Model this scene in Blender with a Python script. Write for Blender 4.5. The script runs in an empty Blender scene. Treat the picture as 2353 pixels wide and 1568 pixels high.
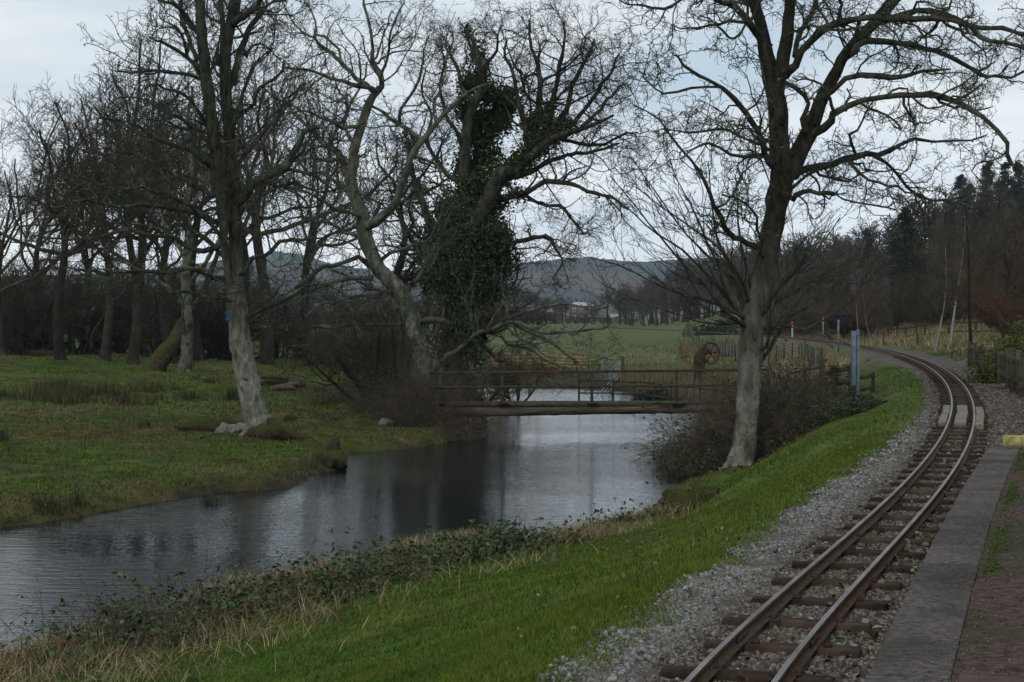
import bpy, math, random
import numpy as np
from mathutils import Vector
C = bpy.context.scene
COL = C.collection
random.seed(7)
RNG = np.random.default_rng(11)
# ------------------------------------------------------------------ camera, world, sun, exposure
EYE = 1.74           # metres above the rail tops
FP, HX, HY = 4000.0, 1176.0, 722.0      # focal length and horizon used when measuring positions
cam = bpy.data.cameras.new('camera'); camo = bpy.data.objects.new('camera', cam); COL.objects.link(camo)
camo.location = (0, 0, EYE); camo.rotation_euler = (math.radians(90), 0, 0)
cam.sensor_width = 36; cam.lens = 36 * FP / 2353; cam.shift_y = -(784 - HY) / 2353
cam.clip_start = 0.1; cam.clip_end = 20000
C.camera = camo
SUN_EL, SUN_AZ = math.radians(38), math.radians(200)    # azimuth measured clockwise from +Y
w = bpy.data.worlds.new('World'); C.world = w; w.use_nodes = True
nt = w.node_tree; nt.nodes.clear()
def nn(t, typ, **k):
    n = t.nodes.new(typ)
    for a, b in k.items(): setattr(n, a, b)
    return n
sky = nn(nt, 'ShaderNodeTexSky', sky_type='NISHITA', sun_disc=False, sun_elevation=SUN_EL, sun_rotation=SUN_AZ)
tc = nn(nt, 'ShaderNodeTexCoord'); mp = nn(nt, 'ShaderNodeMapping'); mp.inputs['Scale'].default_value = (1.6, 1.6, 9.0)
mp.inputs['Location'].default_value = (3.1, 0.4, 0.35)
n1 = nn(nt, 'ShaderNodeTexNoise'); n1.inputs['Scale'].default_value = 1.3; n1.inputs['Detail'].default_value = 5; n1.inputs['Roughness'].default_value = .5
r1 = nn(nt, 'ShaderNodeValToRGB'); r1.color_ramp.elements[0].position = .33; r1.color_ramp.elements[1].position = .44
n2 = nn(nt, 'ShaderNodeTexNoise'); n2.inputs['Scale'].default_value = 2.6; n2.inputs['Detail'].default_value = 4
r2 = nn(nt, 'ShaderNodeValToRGB'); e = r2.color_ramp.elements
e[0].position = .36; e[0].color = (5.5, 6.5, 7.6, 1); e[1].position = .64; e[1].color = (8.0, 8.7, 9.2, 1)
mx = nn(nt, 'ShaderNodeMixRGB'); bg = nn(nt, 'ShaderNodeBackground'); out = nn(nt, 'ShaderNodeOutputWorld')
bl = nn(nt, 'ShaderNodeMixRGB'); bl.inputs['Fac'].default_value = .45; bl.inputs['Color2'].default_value = (5.0, 7.0, 8.6, 1)
L = nt.links.new
L(tc.outputs['Generated'], mp.inputs['Vector']); L(mp.outputs[0], n1.inputs['Vector']); L(mp.outputs[0], n2.inputs['Vector'])
L(n1.outputs['Fac'], r1.inputs['Fac']); L(n2.outputs['Fac'], r2.inputs['Fac']); L(r1.outputs['Color'], mx.inputs['Fac'])
L(sky.outputs[0], bl.inputs['Color1']); L(bl.outputs[0], mx.inputs['Color1']); L(r2.outputs['Color'], mx.inputs['Color2'])
sx_ = nn(nt, 'ShaderNodeSeparateXYZ'); L(tc.outputs['Generated'], sx_.inputs[0])
gr = nn(nt, 'ShaderNodeMapRange'); gr.inputs['From Min'].default_value = 0; gr.inputs['From Max'].default_value = .13; gr.inputs['To Min'].default_value = 1.42; gr.inputs['To Max'].default_value = 1.0; L(sx_.outputs['Z'], gr.inputs['Value'])
mg = nn(nt, 'ShaderNodeMixRGB', blend_type='MULTIPLY'); mg.inputs['Fac'].default_value = 1; L(mx.outputs[0], mg.inputs['Color1']); L(gr.outputs[0], mg.inputs['Color2'])
L(mg.outputs[0], bg.inputs['Color']); bg.inputs['Strength'].default_value = .103; L(bg.outputs[0], out.inputs['Surface'])
sl = bpy.data.lights.new('sun', 'SUN'); sl.energy = 1.15; sl.angle = math.radians(20); sl.color = (1, .96, .9)
so = bpy.data.objects.new('sun', sl); COL.objects.link(so)
sd = Vector((math.sin(SUN_AZ) * math.cos(SUN_EL), math.cos(SUN_AZ) * math.cos(SUN_EL), math.sin(SUN_EL)))
so.rotation_euler = sd.to_track_quat('Z', 'Y').to_euler()
C.view_settings.view_transform = 'Standard'; C.view_settings.look = 'None'; C.view_settings.gamma = 1; C.view_settings.exposure = 0
cy = C.cycles
cy.max_bounces = 5; cy.diffuse_bounces = 2; cy.glossy_bounces = 3; cy.transmission_bounces = 2; cy.volume_bounces = 0; cy.transparent_max_bounces = 4
cy.caustics_reflective = False; cy.caustics_refractive = False

# ------------------------------------------------------------------ helpers
def PX(x, y, d):
    return np.array([(x - HX) / FP * d, d, EYE - (y - HY) / FP * d])
def GP(x, y, z):
    d = FP * (EYE - z) / (y - HY)
    return ((x - HX) / FP * d, d)
def ss(x, a, b):
    t = np.clip((x - a) / (b - a), 0, 1); return t * t * (3 - 2 * t)
def tag(o, label, cat, group=None, kind=None):
    if label: o['label'] = label
    if cat: o['category'] = cat
    if group: o['group'] = group
    if kind: o['kind'] = kind
    return o
def thing(name, label, cat, loc=(0, 0, 0), rz=0, group=None):
    o = bpy.data.objects.new(name, None); COL.objects.link(o); o.empty_display_size = .2
    o.location = tuple(float(v) for v in loc); o.rotation_euler = (0, 0, rz)
    return tag(o, label, cat, group)
def mesh(name, V, F, m, parent=None, smooth=False, col=None, loc=None):
    """V (n,3); F list of int arrays, each (k,3) or (k,4)"""
    V = np.asarray(V, dtype=np.float32)
    if not isinstance(F, list): F = [F]
    F = [np.asarray(f, dtype=np.int32) for f in F if len(f)]
    me = bpy.data.meshes.new(name)
    me.vertices.add(len(V)); me.vertices.foreach_set('co', V.ravel())
    lv = np.concatenate([f.ravel() for f in F]); ln = np.concatenate([np.full(len(f), f.shape[1], np.int32) for f in F])
    me.loops.add(len(lv)); me.loops.foreach_set('vertex_index', lv)
    me.polygons.add(len(ln)); st = np.zeros(len(ln), np.int32); st[1:] = np.cumsum(ln)[:-1]
    me.polygons.foreach_set('loop_start', st); me.polygons.foreach_set('loop_total', ln)
    if smooth: me.polygons.foreach_set('use_smooth', np.ones(len(ln), dtype=bool))
    if col is not None:
        a = me.color_attributes.new('Col', 'FLOAT_COLOR', 'POINT')
        c = np.ones((len(V), 4), np.float32); c[:, :3] = col; a.data.foreach_set('color', c.ravel())
    me.update(calc_edges=True)
    if m: me.materials.append(m)
    o = bpy.data.objects.new(name, me); COL.objects.link(o)
    if parent is not None: o.parent = parent
    if loc is not None: o.location = loc
    return o
def catmull(pts, n):
    pts = np.asarray(pts, float); m = len(pts)
    if m == 2:
        t = np.linspace(0, 1, n)[:, None]; return pts[0] * (1 - t) + pts[1] * t
    P = np.vstack([2 * pts[0] - pts[1], pts, 2 * pts[-1] - pts[-2]])
    s = np.linspace(0, m - 1, n); i = np.minimum(s.astype(int), m - 2); t = (s - i)[:, None]
    p0, p1, p2, p3 = P[i], P[i + 1], P[i + 2], P[i + 3]
    return .5 * (2 * p1 + (p2 - p0) * t + (2 * p0 - 5 * p1 + 4 * p2 - p3) * t**2 + (3 * p1 - p0 - 3 * p2 + p3) * t**3)
def norm(v):
    return v / np.maximum(np.linalg.norm(v, axis=-1, keepdims=True), 1e-9)
def tubes(P, R, s=4, rough=0, rng=RNG):
    """P (B,N,3) R (B,N) -> V, quads"""
    P = np.asarray(P, float); R = np.asarray(R, float)
    if P.ndim == 2: P = P[None]; R = R[None]
    B, N, _ = P.shape
    T = np.empty_like(P); T[:, 1:-1] = P[:, 2:] - P[:, :-2]; T[:, 0] = P[:, 1] - P[:, 0]; T[:, -1] = P[:, -1] - P[:, -2]
    T = norm(T); ref = norm(np.cross(T.mean(1), np.array([.37, .81, .45])))[:, None, :]
    U = norm(ref - (ref * T).sum(-1, keepdims=True) * T); W = np.cross(T, U)
    a = np.arange(s) / s * 2 * math.pi
    RR = R[:, :, None] * np.ones(s)
    if rough: RR = RR * (1 + rough * rng.standard_normal((B, N, s)))
    V = P[:, :, None, :] + RR[..., None] * (np.cos(a)[None, None, :, None] * U[:, :, None, :] + np.sin(a)[None, None, :, None] * W[:, :, None, :])
    idx = np.arange(B * N * s).reshape(B, N, s); j = np.roll(idx, -1, axis=2)
    Q = np.stack([idx[:, :-1], j[:, :-1], j[:, 1:], idx[:, 1:]], -1).reshape(-1, 4)
    return V.reshape(-1, 3), Q
class MB:
    """collects pieces into one mesh"""
    def __init__(s): s.V = []; s.F = {3: [], 4: []}; s.n = 0; s.C = []
    def add(s, V, F, col=None):
        V = np.asarray(V, float); F = np.asarray(F)
        s.V.append(V); s.F[F.shape[1]].append(F + s.n); s.n += len(V)
        s.C.append(np.broadcast_to(np.array(col if col is not None else (1, 1, 1), float), (len(V), 3)))
        return s
    def tube(s, pts, r, sides=8, n=None, rough=0, cap=True, col=None):
        pts = np.asarray(pts, float)
        if n: pts = catmull(pts, n)
        r = np.interp(np.linspace(0, 1, len(pts)), np.linspace(0, 1, len(np.atleast_1d(r))), np.atleast_1d(r))
        V, Q = tubes(pts, r, sides, rough)
        if cap:
            m = len(V); V = np.vstack([V, pts[0], pts[-1]]); k = np.arange(sides); k2 = (k + 1) % sides; o = m - sides
            s.add(V, Q, col); s.F[3].append(np.stack([k2, k, np.full(sides, m)], 1) + s.n - len(V))
            s.F[3].append(np.stack([k + o, k2 + o, np.full(sides, m + 1)], 1) + s.n - len(V))
        else: s.add(V, Q, col)
        return s
    def box(s, c, size, rz=0, bevel=0, axes=None, col=None, jit=0):
        hx, hy, hz = [v / 2 for v in size]
        b = min(bevel, hx * .9, hy * .9, hz * .9)
        if b <= 0:
            v = np.array([[x, y, z] for z in (-hz, hz) for x, y in ((-hx, -hy), (hx, -hy), (hx, hy), (-hx, hy))])
            f = np.array([[3, 2, 1, 0], [4, 5, 6, 7], [0, 1, 5, 4], [1, 2, 6, 5], [2, 3, 7, 6], [3, 0, 4, 7]])
            T = None
        else:
            v = []
            for z, i in ((-hz, b), (-hz + b, 0), (hz - b, 0), (hz, b)):
                X, Y = hx - i, hy - i
                for x, y in ((-X + b, -Y), (X - b, -Y), (X, -Y + b), (X, Y - b), (X - b, Y), (-X + b, Y), (-X, Y - b), (-X, -Y + b)): v.append((x, y, z))
            v = np.array(v); f = []
            for k in range(3):
                for a in range(8): f.append([k * 8 + a, k * 8 + (a + 1) % 8, k * 8 + 8 + (a + 1) % 8, k * 8 + 8 + a])
            f += [[24, 25, 26, 27], [24, 27, 28, 31], [31, 28, 29, 30], [3, 2, 1, 0], [7, 4, 3, 0], [6, 5, 4, 7]]
            f = np.array(f)
        if jit: v = v + RNG.standard_normal(v.shape) * jit
        if axes is not None: v = v @ np.array(axes)
        elif rz:
            cc, sn = math.cos(rz), math.sin(rz); v = np.stack([v[:, 0] * cc - v[:, 1] * sn, v[:, 0] * sn + v[:, 1] * cc, v[:, 2]], 1)
        return s.add(v + np.array(c), f, col)
    def beam(s, a, b, wd, ht, bevel=.004, col=None, up=(0, 0, 1), jit=0):
        a = np.array(a, float); b = np.array(b, float); d = b - a; Ln = np.linalg.norm(d); x = d / Ln
        y = np.cross(np.array(up, float), x); y /= np.linalg.norm(y); z = np.cross(x, y)
        return s.box((a + b) / 2, (Ln, wd, ht), bevel=bevel, axes=[x, y, z], col=col, jit=jit)
    def build(s, name, m, parent=None, smooth=False, usecol=False):
        F = [np.vstack(f) for f in s.F.values() if f]
        return mesh(name, np.vstack(s.V), F, m, parent, smooth, np.vstack(s.C) if usecol else None)

# ------------------------------------------------------------------ materials
def material(name, c1, c2=None, scale=4., rough=.85, bump=0., bscale=None, c3=None, c3s=1., c3w=(.55, .65), attr=False, objrand=0, up=None, detail=6, spec=.08, stretch=None, moss=None, metal=0, bdist=.02):
    m = bpy.data.materials.new(name); m.use_nodes = True; t = m.node_tree; t.nodes.clear(); K = t.links.new
    o = nn(t, 'ShaderNodeOutputMaterial'); p = nn(t, 'ShaderNodeBsdfPrincipled'); K(p.outputs[0], o.inputs['Surface'])
    p.inputs['Roughness'].default_value = rough; p.inputs['Specular IOR Level'].default_value = spec; p.inputs['Metallic'].default_value = metal
    geo = nn(t, 'ShaderNodeTexCoord'); src = geo.outputs['Object']
    if stretch:
        mp = nn(t, 'ShaderNodeMapping'); mp.inputs['Scale'].default_value = stretch; K(src, mp.inputs['Vector']); src = mp.outputs[0]
    def noise(sc, det=detail, rg=.6):
        n = nn(t, 'ShaderNodeTexNoise'); n.inputs['Scale'].default_value = sc; n.inputs['Detail'].default_value = det; n.inputs['Roughness'].default_value = rg; K(src, n.inputs['Vector']); return n.outputs['Fac']
    def ramp(f, a, b, ca=(0, 0, 0, 1), cb=(1, 1, 1, 1)):
        r = nn(t, 'ShaderNodeValToRGB'); e = r.color_ramp.elements; e[0].position = a; e[1].position = b; e[0].color = ca; e[1].color = cb; K(f, r.inputs['Fac']); return r.outputs['Color']
    def mix(f, a, b, typ='MIX'):
        x = nn(t, 'ShaderNodeMixRGB', blend_type=typ)
        for k, v in (('Fac', f), ('Color1', a), ('Color2', b)):
            if isinstance(v, (int, float)): x.inputs[k].default_value = v
            elif isinstance(v, tuple): x.inputs[k].default_value = v if len(v) == 4 else (*v, 1)
            else: K(v, x.inputs[k])
        return x.outputs[0]
    if c2 is None: c2 = tuple(v * 1.3 for v in c1)
    c = ramp(noise(scale), .36, .64, (*c1, 1), (*c2, 1))
    if c3: c = mix(ramp(noise(c3s, 5), c3w[0], c3w[1]), c, c3)
    if up:   # older bark higher up the trunk is another colour: (colour, height where it begins, where complete)
        sz = nn(t, 'ShaderNodeSeparateXYZ'); K(geo.outputs['Object'], sz.inputs[0]); ma = nn(t, 'ShaderNodeMath', operation='MULTIPLY_ADD'); K(noise(1.8, 4), ma.inputs[0]); ma.inputs[1].default_value = 4.; K(sz.outputs['Z'], ma.inputs[2])
        mr = nn(t, 'ShaderNodeMapRange'); K(ma.outputs[0], mr.inputs['Value']); mr.inputs['From Min'].default_value = up[1] + 2; mr.inputs['From Max'].default_value = up[2] + 2
        c = mix(mr.outputs[0], c, mix(ramp(noise(4.5, 8), .4, .62), tuple(v * .45 for v in up[0]), tuple(v * 1.3 for v in up[0])))
    if attr:
        at = nn(t, 'ShaderNodeAttribute', attribute_name='Col'); c = mix(1., c, at.outputs['Color'], 'MULTIPLY')
    if moss:
        g = nn(t, 'ShaderNodeNewGeometry'); sx = nn(t, 'ShaderNodeSeparateXYZ'); K(g.outputs['Normal'], sx.inputs[0])
        ad = nn(t, 'ShaderNodeMath', operation='ADD'); K(sx.outputs['Z'], ad.inputs[0]); K(noise(3.), ad.inputs[1])
        c = mix(ramp(ad.outputs[0], moss[1], moss[1] + .15), c, moss[0])
    if objrand:
        oi = nn(t, 'ShaderNodeObjectInfo'); mr = nn(t, 'ShaderNodeMapRange'); mr.inputs['To Min'].default_value = 1 - objrand; mr.inputs['To Max'].default_value = 1 + objrand; K(oi.outputs['Random'], mr.inputs['Value'])
        c = mix(1., c, mr.outputs[0], 'MULTIPLY')
    K(c, p.inputs['Base Color'])
    if bump:
        b = nn(t, 'ShaderNodeBump'); b.inputs['Strength'].default_value = bump; b.inputs['Distance'].default_value = bdist; K(noise(bscale or scale * 4, 4), b.inputs['Height']); K(b.outputs[0], p.inputs['Normal'])
    return m
M = {}
M['ground'] = material('ground', (.62, .62, .62), (1.35, 1.35, 1.35), scale=2.2, attr=True, bump=.8, bscale=9, c3=(.75, .62, .5), c3s=.8, c3w=(.5, .7), detail=8, bdist=.05)
M['blade'] = material('blade', (.8, .8, .8), (1.2, 1.2, 1.2), scale=1.5, attr=True, rough=.7)
M['stone'] = material('stone', (.75, .75, .75), (1.2, 1.2, 1.2), scale=40, attr=True, rough=.9)
M['leaf'] = material('leaf', (.8, .8, .8), (1.25, 1.25, 1.25), scale=8, attr=True, rough=.55, spec=.18)
M['rust'] = material('rust', (.05, .027, .016), (.105, .06, .036), scale=14, rough=.75, bump=.3)
M['railtop'] = material('railtop', (.10, .075, .06), (.2, .18, .18), scale=5, rough=.38, metal=.5, stretch=(1, .15, 1))
M['sleeper'] = material('sleeper', (.022, .015, .011), (.055, .037, .026), scale=5, bump=.5, stretch=(1, 1, 1), objrand=.35)
M['board'] = material('board', (.13, .12, .095), (.21, .195, .155), scale=6, bump=.4, c3=(.07, .07, .045), c3s=3)
M['coping'] = material('coping', (.045, .038, .034), (.11, .093, .084), scale=22, bump=.35, bscale=60, c3=(.035, .03, .025), c3s=1.3, c3w=(.5, .7), objrand=.24, bdist=.006)
M['gravelpave'] = material('gravelpave', (.032, .021, .016), (.10, .066, .052), scale=14, bump=.9, bscale=50, c3=(.035, .038, .012), c3s=.7, c3w=(.5, .62), bdist=.02)
M['redslab'] = material('redslab', (.06, .037, .034), (.10, .062, .056), scale=5, bump=.4, bscale=60, c3=(.04, .033, .022), c3s=1.3)
M['yellow'] = material('yellow', (.24, .2, .06), (.42, .37, .16), scale=18, bump=.6, bscale=50, c3=(.1, .09, .03), c3s=5)
M['wood'] = material('wood', (.03, .027, .019), (.075, .068, .046), scale=7, bump=.4, c3=(.045, .055, .028), c3s=2, objrand=.2)
M['palewood'] = material('palewood', (.16, .115, .055), (.28, .2, .1), scale=5, c3=(.1, .09, .06), c3s=.8, objrand=.15)
M['log'] = material('log', (.04, .033, .025), (.14, .118, .088), scale=2.2, bump=.9, stretch=(.35, 3, 3), c3=(.03, .024, .016), c3s=1.5, detail=8, bdist=.05)
M['cutwood'] = material('cutwood', (.12, .05, .02), (.22, .10, .05), scale=8, c3=(.05, .03, .02), c3s=4)
M['mosslog'] = material('mosslog', (.03, .022, .013), (.07, .052, .03), scale=5, bump=.9, moss=((.04, .05, .012), .95), bdist=.05)
M['rock'] = material('rock', (.13, .12, .10), (.24, .22, .19), scale=3, bump=.6, c3=(.05, .06, .025), c3s=1.5)
M['bark_pale'] = material('bark_pale', (.075, .07, .055), (.26, .25, .205), scale=5.5, bump=1, bscale=13, c3=(.04, .05, .03), c3s=1.6, c3w=(.5, .6), stretch=(1.3, 1.3, .6), moss=((.045, .05, .012), 1.15), detail=9, bdist=.06)
M['bark_right'] = material('bark_right', (.10, .095, .075), (.28, .27, .22), scale=6, bump=1, bscale=13, c3=(.035, .03, .02), c3s=3., c3w=(.47, .68), stretch=(1.5, 1.5, .6), moss=((.03, .035, .01), 1.15), detail=9, bdist=.09, up=((.034, .030, .020), 1.2, 6.))
M['bark_left'] = material('bark_left', (.13, .125, .10), (.33, .32, .265), scale=6, bump=1, bscale=13, c3=(.06, .06, .042), c3s=3.2, c3w=(.47, .68), stretch=(1.5, 1.5, .6), moss=((.03, .035, .01), 1.2), detail=9, bdist=.09, up=((.05, .052, .034), 1.4, 5.5))
M['bark_fork'] = material('bark_fork', (.06, .056, .042), (.21, .205, .165), scale=6, bump=1, bscale=13, c3=(.05, .06, .035), c3s=2.2, c3w=(.48, .58), stretch=(1.2, 1.2, .7), moss=((.04, .045, .012), 1.15), detail=9, bdist=.05, up=((.085, .088, .062), 4., 11.))
M['bark_dark'] = material('bark_dark', (.02, .018, .012), (.06, .06, .042), scale=6, bump=1, c3=(.075, .09, .06), c3s=2.2, c3w=(.54, .62), stretch=(1, 1, .5), moss=((.035, .045, .012), 1.2), detail=8, bdist=.05)
M['bark_lichen'] = material('bark_lichen', (.05, .048, .035), (.15, .155, .115), scale=5, bump=1, c3=(.028, .026, .018), c3s=2.5, c3w=(.5, .6), moss=((.07, .08, .02), 1.25), detail=8, bdist=.05)
M['twig'] = material('twig', (.017, .015, .010), (.042, .043, .028), scale=3)
M['twig_lichen'] = material('twig_lichen', (.022, .024, .016), (.075, .09, .058), scale=2.5)
M['bgbark'] = material('bgbark', (.018, .015, .011), (.045, .038, .029), scale=2, objrand=.3)
M['bgtwig'] = material('bgtwig', (.038, .031, .021), (.080, .066, .046), scale=.8, objrand=.35)
M['redtwig'] = material('redtwig', (.06, .03, .016), (.10, .055, .032), scale=.8, objrand=.2)
M['birchbark'] = material('birchbark', (.16, .15, .14), (.34, .33, .31), scale=6, c3=(.03, .03, .025), c3s=6)
M['conifer'] = material('conifer', (.010, .018, .012), (.022, .034, .02), scale=1.5, objrand=.35)
M['hill'] = material('hill', (.035, .027, .022), (.075, .058, .048), scale=.006, c3=(.016, .028, .022), c3s=.0022, c3w=(.47, .53), bump=.0)
M['brick'] = material('brick', (.09, .06, .05), (.12, .08, .065), scale=1)
M['slate'] = material('slate', (.3, .33, .34), (.42, .44, .45), scale=1)
M['white'] = material('white', (.4, .4, .4), (.5, .5, .5), scale=3)
M['glass'] = material('glass', (.02, .025, .03), (.03, .035, .04), rough=.15)
M['galv'] = material('galv', (.13, .145, .155), (.2, .215, .225), scale=6, rough=.5, metal=.3)
M['greypaint'] = material('greypaint', (.09, .115, .145), (.15, .18, .21), scale=3, rough=.6)
M['iron'] = material('iron', (.05, .022, .013), (.09, .042, .025), scale=10, bump=.4)
M['red'] = material('red', (.45, .03, .03), (.5, .05, .04))
M['bluebox'] = material('bluebox', (.008, .011, .016), (.014, .018, .026))
M['bluecloth'] = material('bluecloth', (.02, .07, .16), (.03, .10, .22), scale=9)
M['hay'] = material('hay', (.09, .045, .018), (.15, .09, .04), scale=6, bump=.8)

# ------------------------------------------------------------------ river outline (world metres, at the water's surface)
ZW = -2.1
def RP(x, y): return GP(x, y, ZW)
right_bank = [(-9.5, 4), (-8.2, 12), RP(-60, 1568), RP(120, 1520), RP(300, 1465), RP(500, 1395), RP(700, 1345), RP(900, 1300), RP(1080, 1283), RP(1215, 1284), RP(1350, 1240), RP(1450, 1216), RP(1528, 1198), RP(1535, 1165), RP(1560, 1125), RP(1640, 1100), RP(1670, 1060), RP(1700, 1000), (8.2, 60), (9.0, 66), RP(1600, 928), RP(1500, 917), RP(1450, 910)]
left_bank = [RP(1455, 898), RP(1300, 893), RP(1150, 890), RP(1000, 884), RP(900, 880), RP(905, 893), RP(985, 915), RP(1000, 930), RP(1010, 950), RP(1030, 985), RP(1060, 1008), RP(985, 1026), RP(880, 1036), RP(800, 1040), RP(770, 1052), RP(792, 1052), RP(762, 1080), RP(705, 1094), RP(668, 1116), RP(600, 1128), RP(500, 1130), RP(420, 1141), RP(330, 1160), RP(250, 1172), RP(140, 1196), RP(60, 1208), RP(-60, 1216), RP(-300, 1240), (-20, 22), (-26, 18), (-34, 4)]
RIV = np.array(right_bank + left_bank)
def smooth_closed(P, it=1):
    for _ in range(it):
        Q = np.roll(P, -1, axis=0); P = np.stack([P * .75 + Q * .25, P * .25 + Q * .75], 1).reshape(-1, 2)
    return P
RIVS = smooth_closed(RIV, 2)
def sdist(X, Y, poly, closed=True):
    """distance to the outline, negative inside"""
    X = np.asarray(X, float); Y = np.asarray(Y, float); sh = X.shape; X = X.ravel(); Y = Y.ravel()
    d = np.full(X.shape, 1e18); ins = np.zeros(X.shape, bool)
    n = len(poly)
    for i in range(n if closed else n - 1):
        ax, ay = poly[i]; bx, by = poly[(i + 1) % n]; ex, ey = bx - ax, by - ay
        t = np.clip(((X - ax) * ex + (Y - ay) * ey) / (ex * ex + ey * ey + 1e-12), 0, 1)
        d = np.minimum(d, (X - ax - t * ex)**2 + (Y - ay - t * ey)**2)
        if closed:
            c = ((ay > Y) != (by > Y)); ins ^= c & (X < (bx - ax) * (Y - ay) / ((by - ay) if by != ay else 1e-12) + ax)
    d = np.sqrt(d); d[ins] *= -1
    return d.reshape(sh)
# track centre line: measured on the left rail, offset to the middle
_lr = [(1575, 1568), (1799, 1354), (1975, 1207), (2089, 1092), (2132, 1042), (2170, 989), (2181, 968), (2189, 941), (2190, 923), (2185, 903), (2173, 882), (2154, 860), (2130, 845), (2095, 825), (2056, 812), (2017, 803), (1978, 795)]
_w = [GP(x, y, 0) for x, y in _lr] + [(19.9, 110), (20.3, 130), (19.5, 160), (17, 190), (12, 230), (4, 280)]
_w = np.array(_w); _pf = np.polyfit(np.log(_w[:, 1]), _w[:, 0] / _w[:, 1], 6, w=np.where(_w[:, 1] < 100, 4, 1))
GAUGE = .40
def track_x(Y):
    Y = np.asarray(Y, float); return Y * np.polyval(_pf, np.log(Y))
_Y = np.arange(6.5, 280, .05); _X = track_x(_Y)
_T = np.gradient(_X, _Y); _T = np.stack([_T, np.ones_like(_T)], 1); _T /= np.linalg.norm(_T, axis=1)[:, None]
_N = np.stack([_T[:, 1], -_T[:, 0]], 1)                    # to the right of travel
_pre = np.stack([_X, _Y], 1)[0] + _N[0] * GAUGE / 2 - np.outer(np.arange(12, 0, -.5), _T[0])
CL = np.vstack([_pre, np.stack([_X, _Y], 1) + _N * (GAUGE / 2)])
_s = np.concatenate([[0], np.cumsum(np.linalg.norm(np.diff(CL, axis=0), axis=1))])
def track_at(s):
    x = np.interp(s, _s, CL[:, 0]); y = np.interp(s, _s, CL[:, 1])
    x2 = np.interp(s + .3, _s, CL[:, 0]); y2 = np.interp(s + .3, _s, CL[:, 1]); x1 = np.interp(s - .3, _s, CL[:, 0]); y1 = np.interp(s - .3, _s, CL[:, 1])
    t = np.stack([x2 - x1, y2 - y1], -1); t /= np.linalg.norm(t, axis=-1, keepdims=True)
    return np.stack([x, y], -1), t
CLL = CL[::24]
def track_d(X, Y):
    """signed sideways distance from the centre line, right positive"""
    X = np.asarray(X, float); Y = np.asarray(Y, float); d = sdist(X, Y, CLL, False)
    cx = np.interp(Y, CLL[:, 1][CLL[:, 1].argsort()], CLL[:, 0][CLL[:, 1].argsort()])
    return np.where(X > cx, d, -d)
# ballast's left edge
_be = np.array([GP(x, y, -.12) for x, y in [(1240, 1600), (1290, 1568), (1400, 1480), (1480, 1415), (1610, 1340), (1700, 1280), (1760, 1215), (1850, 1150), (1960, 1085), (2040, 1020), (2100, 975), (2125, 940), (2130, 905), (2120, 880), (2095, 855), (2050, 835), (1990, 815)]])

# ------------------------------------------------------------------ terrain height
ctrl = [(0, 1212, -2.0), (250, 1172, -2.0), (560, 1128, -2.0), (790, 1050, -2.0), (200, 1100, -1.78), (60, 1150, -1.85), (0, 1000, -1.62), (300, 1000, -1.62), (592, 995, -1.68), (760, 1010, -1.72), (900, 985, -1.8), (-250, 1000, -1.6), (-300, 1150, -1.75),
 (0, 905, -1.42), (300, 905, -1.45), (500, 905, -1.5), (700, 905, -1.66), (850, 930, -1.7), (960, 950, -1.75), (-250, 900, -1.4), (0, 822, -.95), (200, 826, -1.05), (330, 845, -1.2), (430, 852, -1.3), (600, 872, -1.62), (700, 862, -1.75), (900, 870, -1.9), (-250, 815, -.9),
 (0, 790, -1.3), (400, 795, -1.7), (700, 800, -1.8), (1000, 815, -1.85), (1200, 850, -1.9), (1300, 880, -1.98), (1450, 885, -1.9), (1600, 885, -1.85), (1650, 850, -1.7), (1450, 830, -1.8), (1250, 800, -1.8), (0, 750, -1.8), (600, 750, -1.8), (1200, 745, -1.8), (1600, 760, -1.6), (1500, 800, -1.8), (1700, 780, -1.5), (1750, 760, -1.3),
 (1800, 800, -1.3), (1850, 830, -1.1), (1900, 770, -.5), (1700, 1078, -1.83), (1590, 1130, -1.95), (1640, 1115, -1.9), (1800, 1050, -1.2), (1900, 1010, -.75), (1985, 965, -.5), (1925, 925, -.55), (1850, 950, -1.0), (1780, 980, -1.45), (1800, 900, -1.5), (1880, 880, -.95), (1750, 860, -1.6), (1700, 900, -1.8),
 (2050, 900, -.3), (2050, 850, -.25), (1990, 850, -.4), (1950, 830, -.55), (1980, 800, -.2), (2120, 860, -.14), (2100, 960, -.15), (2000, 1010, -.3), (1900, 1080, -.25), (1800, 1130, -.5), (1700, 1180, -.65), (1650, 1200, -.85), (1560, 1190, -1.6), (1400, 1240, -1.75), (1215, 1290, -1.95), (1530, 1200, -1.95),
 (1960, 1085, -.12), (1760, 1215, -.12), (1480, 1415, -.12), (1290, 1568, -.12), (1150, 1568, -.3), (1300, 1400, -.62), (1000, 1568, -.58), (1150, 1400, -1.0), (850, 1568, -.92), (700, 1568, -1.3), (950, 1430, -1.4), (880, 1370, -1.75), (620, 1500, -1.7), (450, 1420, -2.0), (550, 1568, -1.6), (400, 1568, -1.85), (300, 1500, -2.0), (150, 1568, -2.0), (1250, 1320, -1.35), (1400, 1290, -1.1), (1550, 1260, -.8),
 (1700, 1500, -.1), (2000, 1200, -.1), (2200, 1000, -.1), (2300, 1000, -.08), (2300, 900, -.1), (2353, 950, -.05), (2250, 850, -.05), (2350, 850, 0), (2150, 800, -.1), (2250, 780, .1), (2353, 770, .3), (2000, 770, -.3), (2000, 757, -.4), (2200, 757, .3), (2353, 757, .6), (2450, 1568, -.1), (2500, 1100, -.05)]
cp = np.array([(*GP(x, y, z), z) for x, y, z in ctrl])
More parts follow.
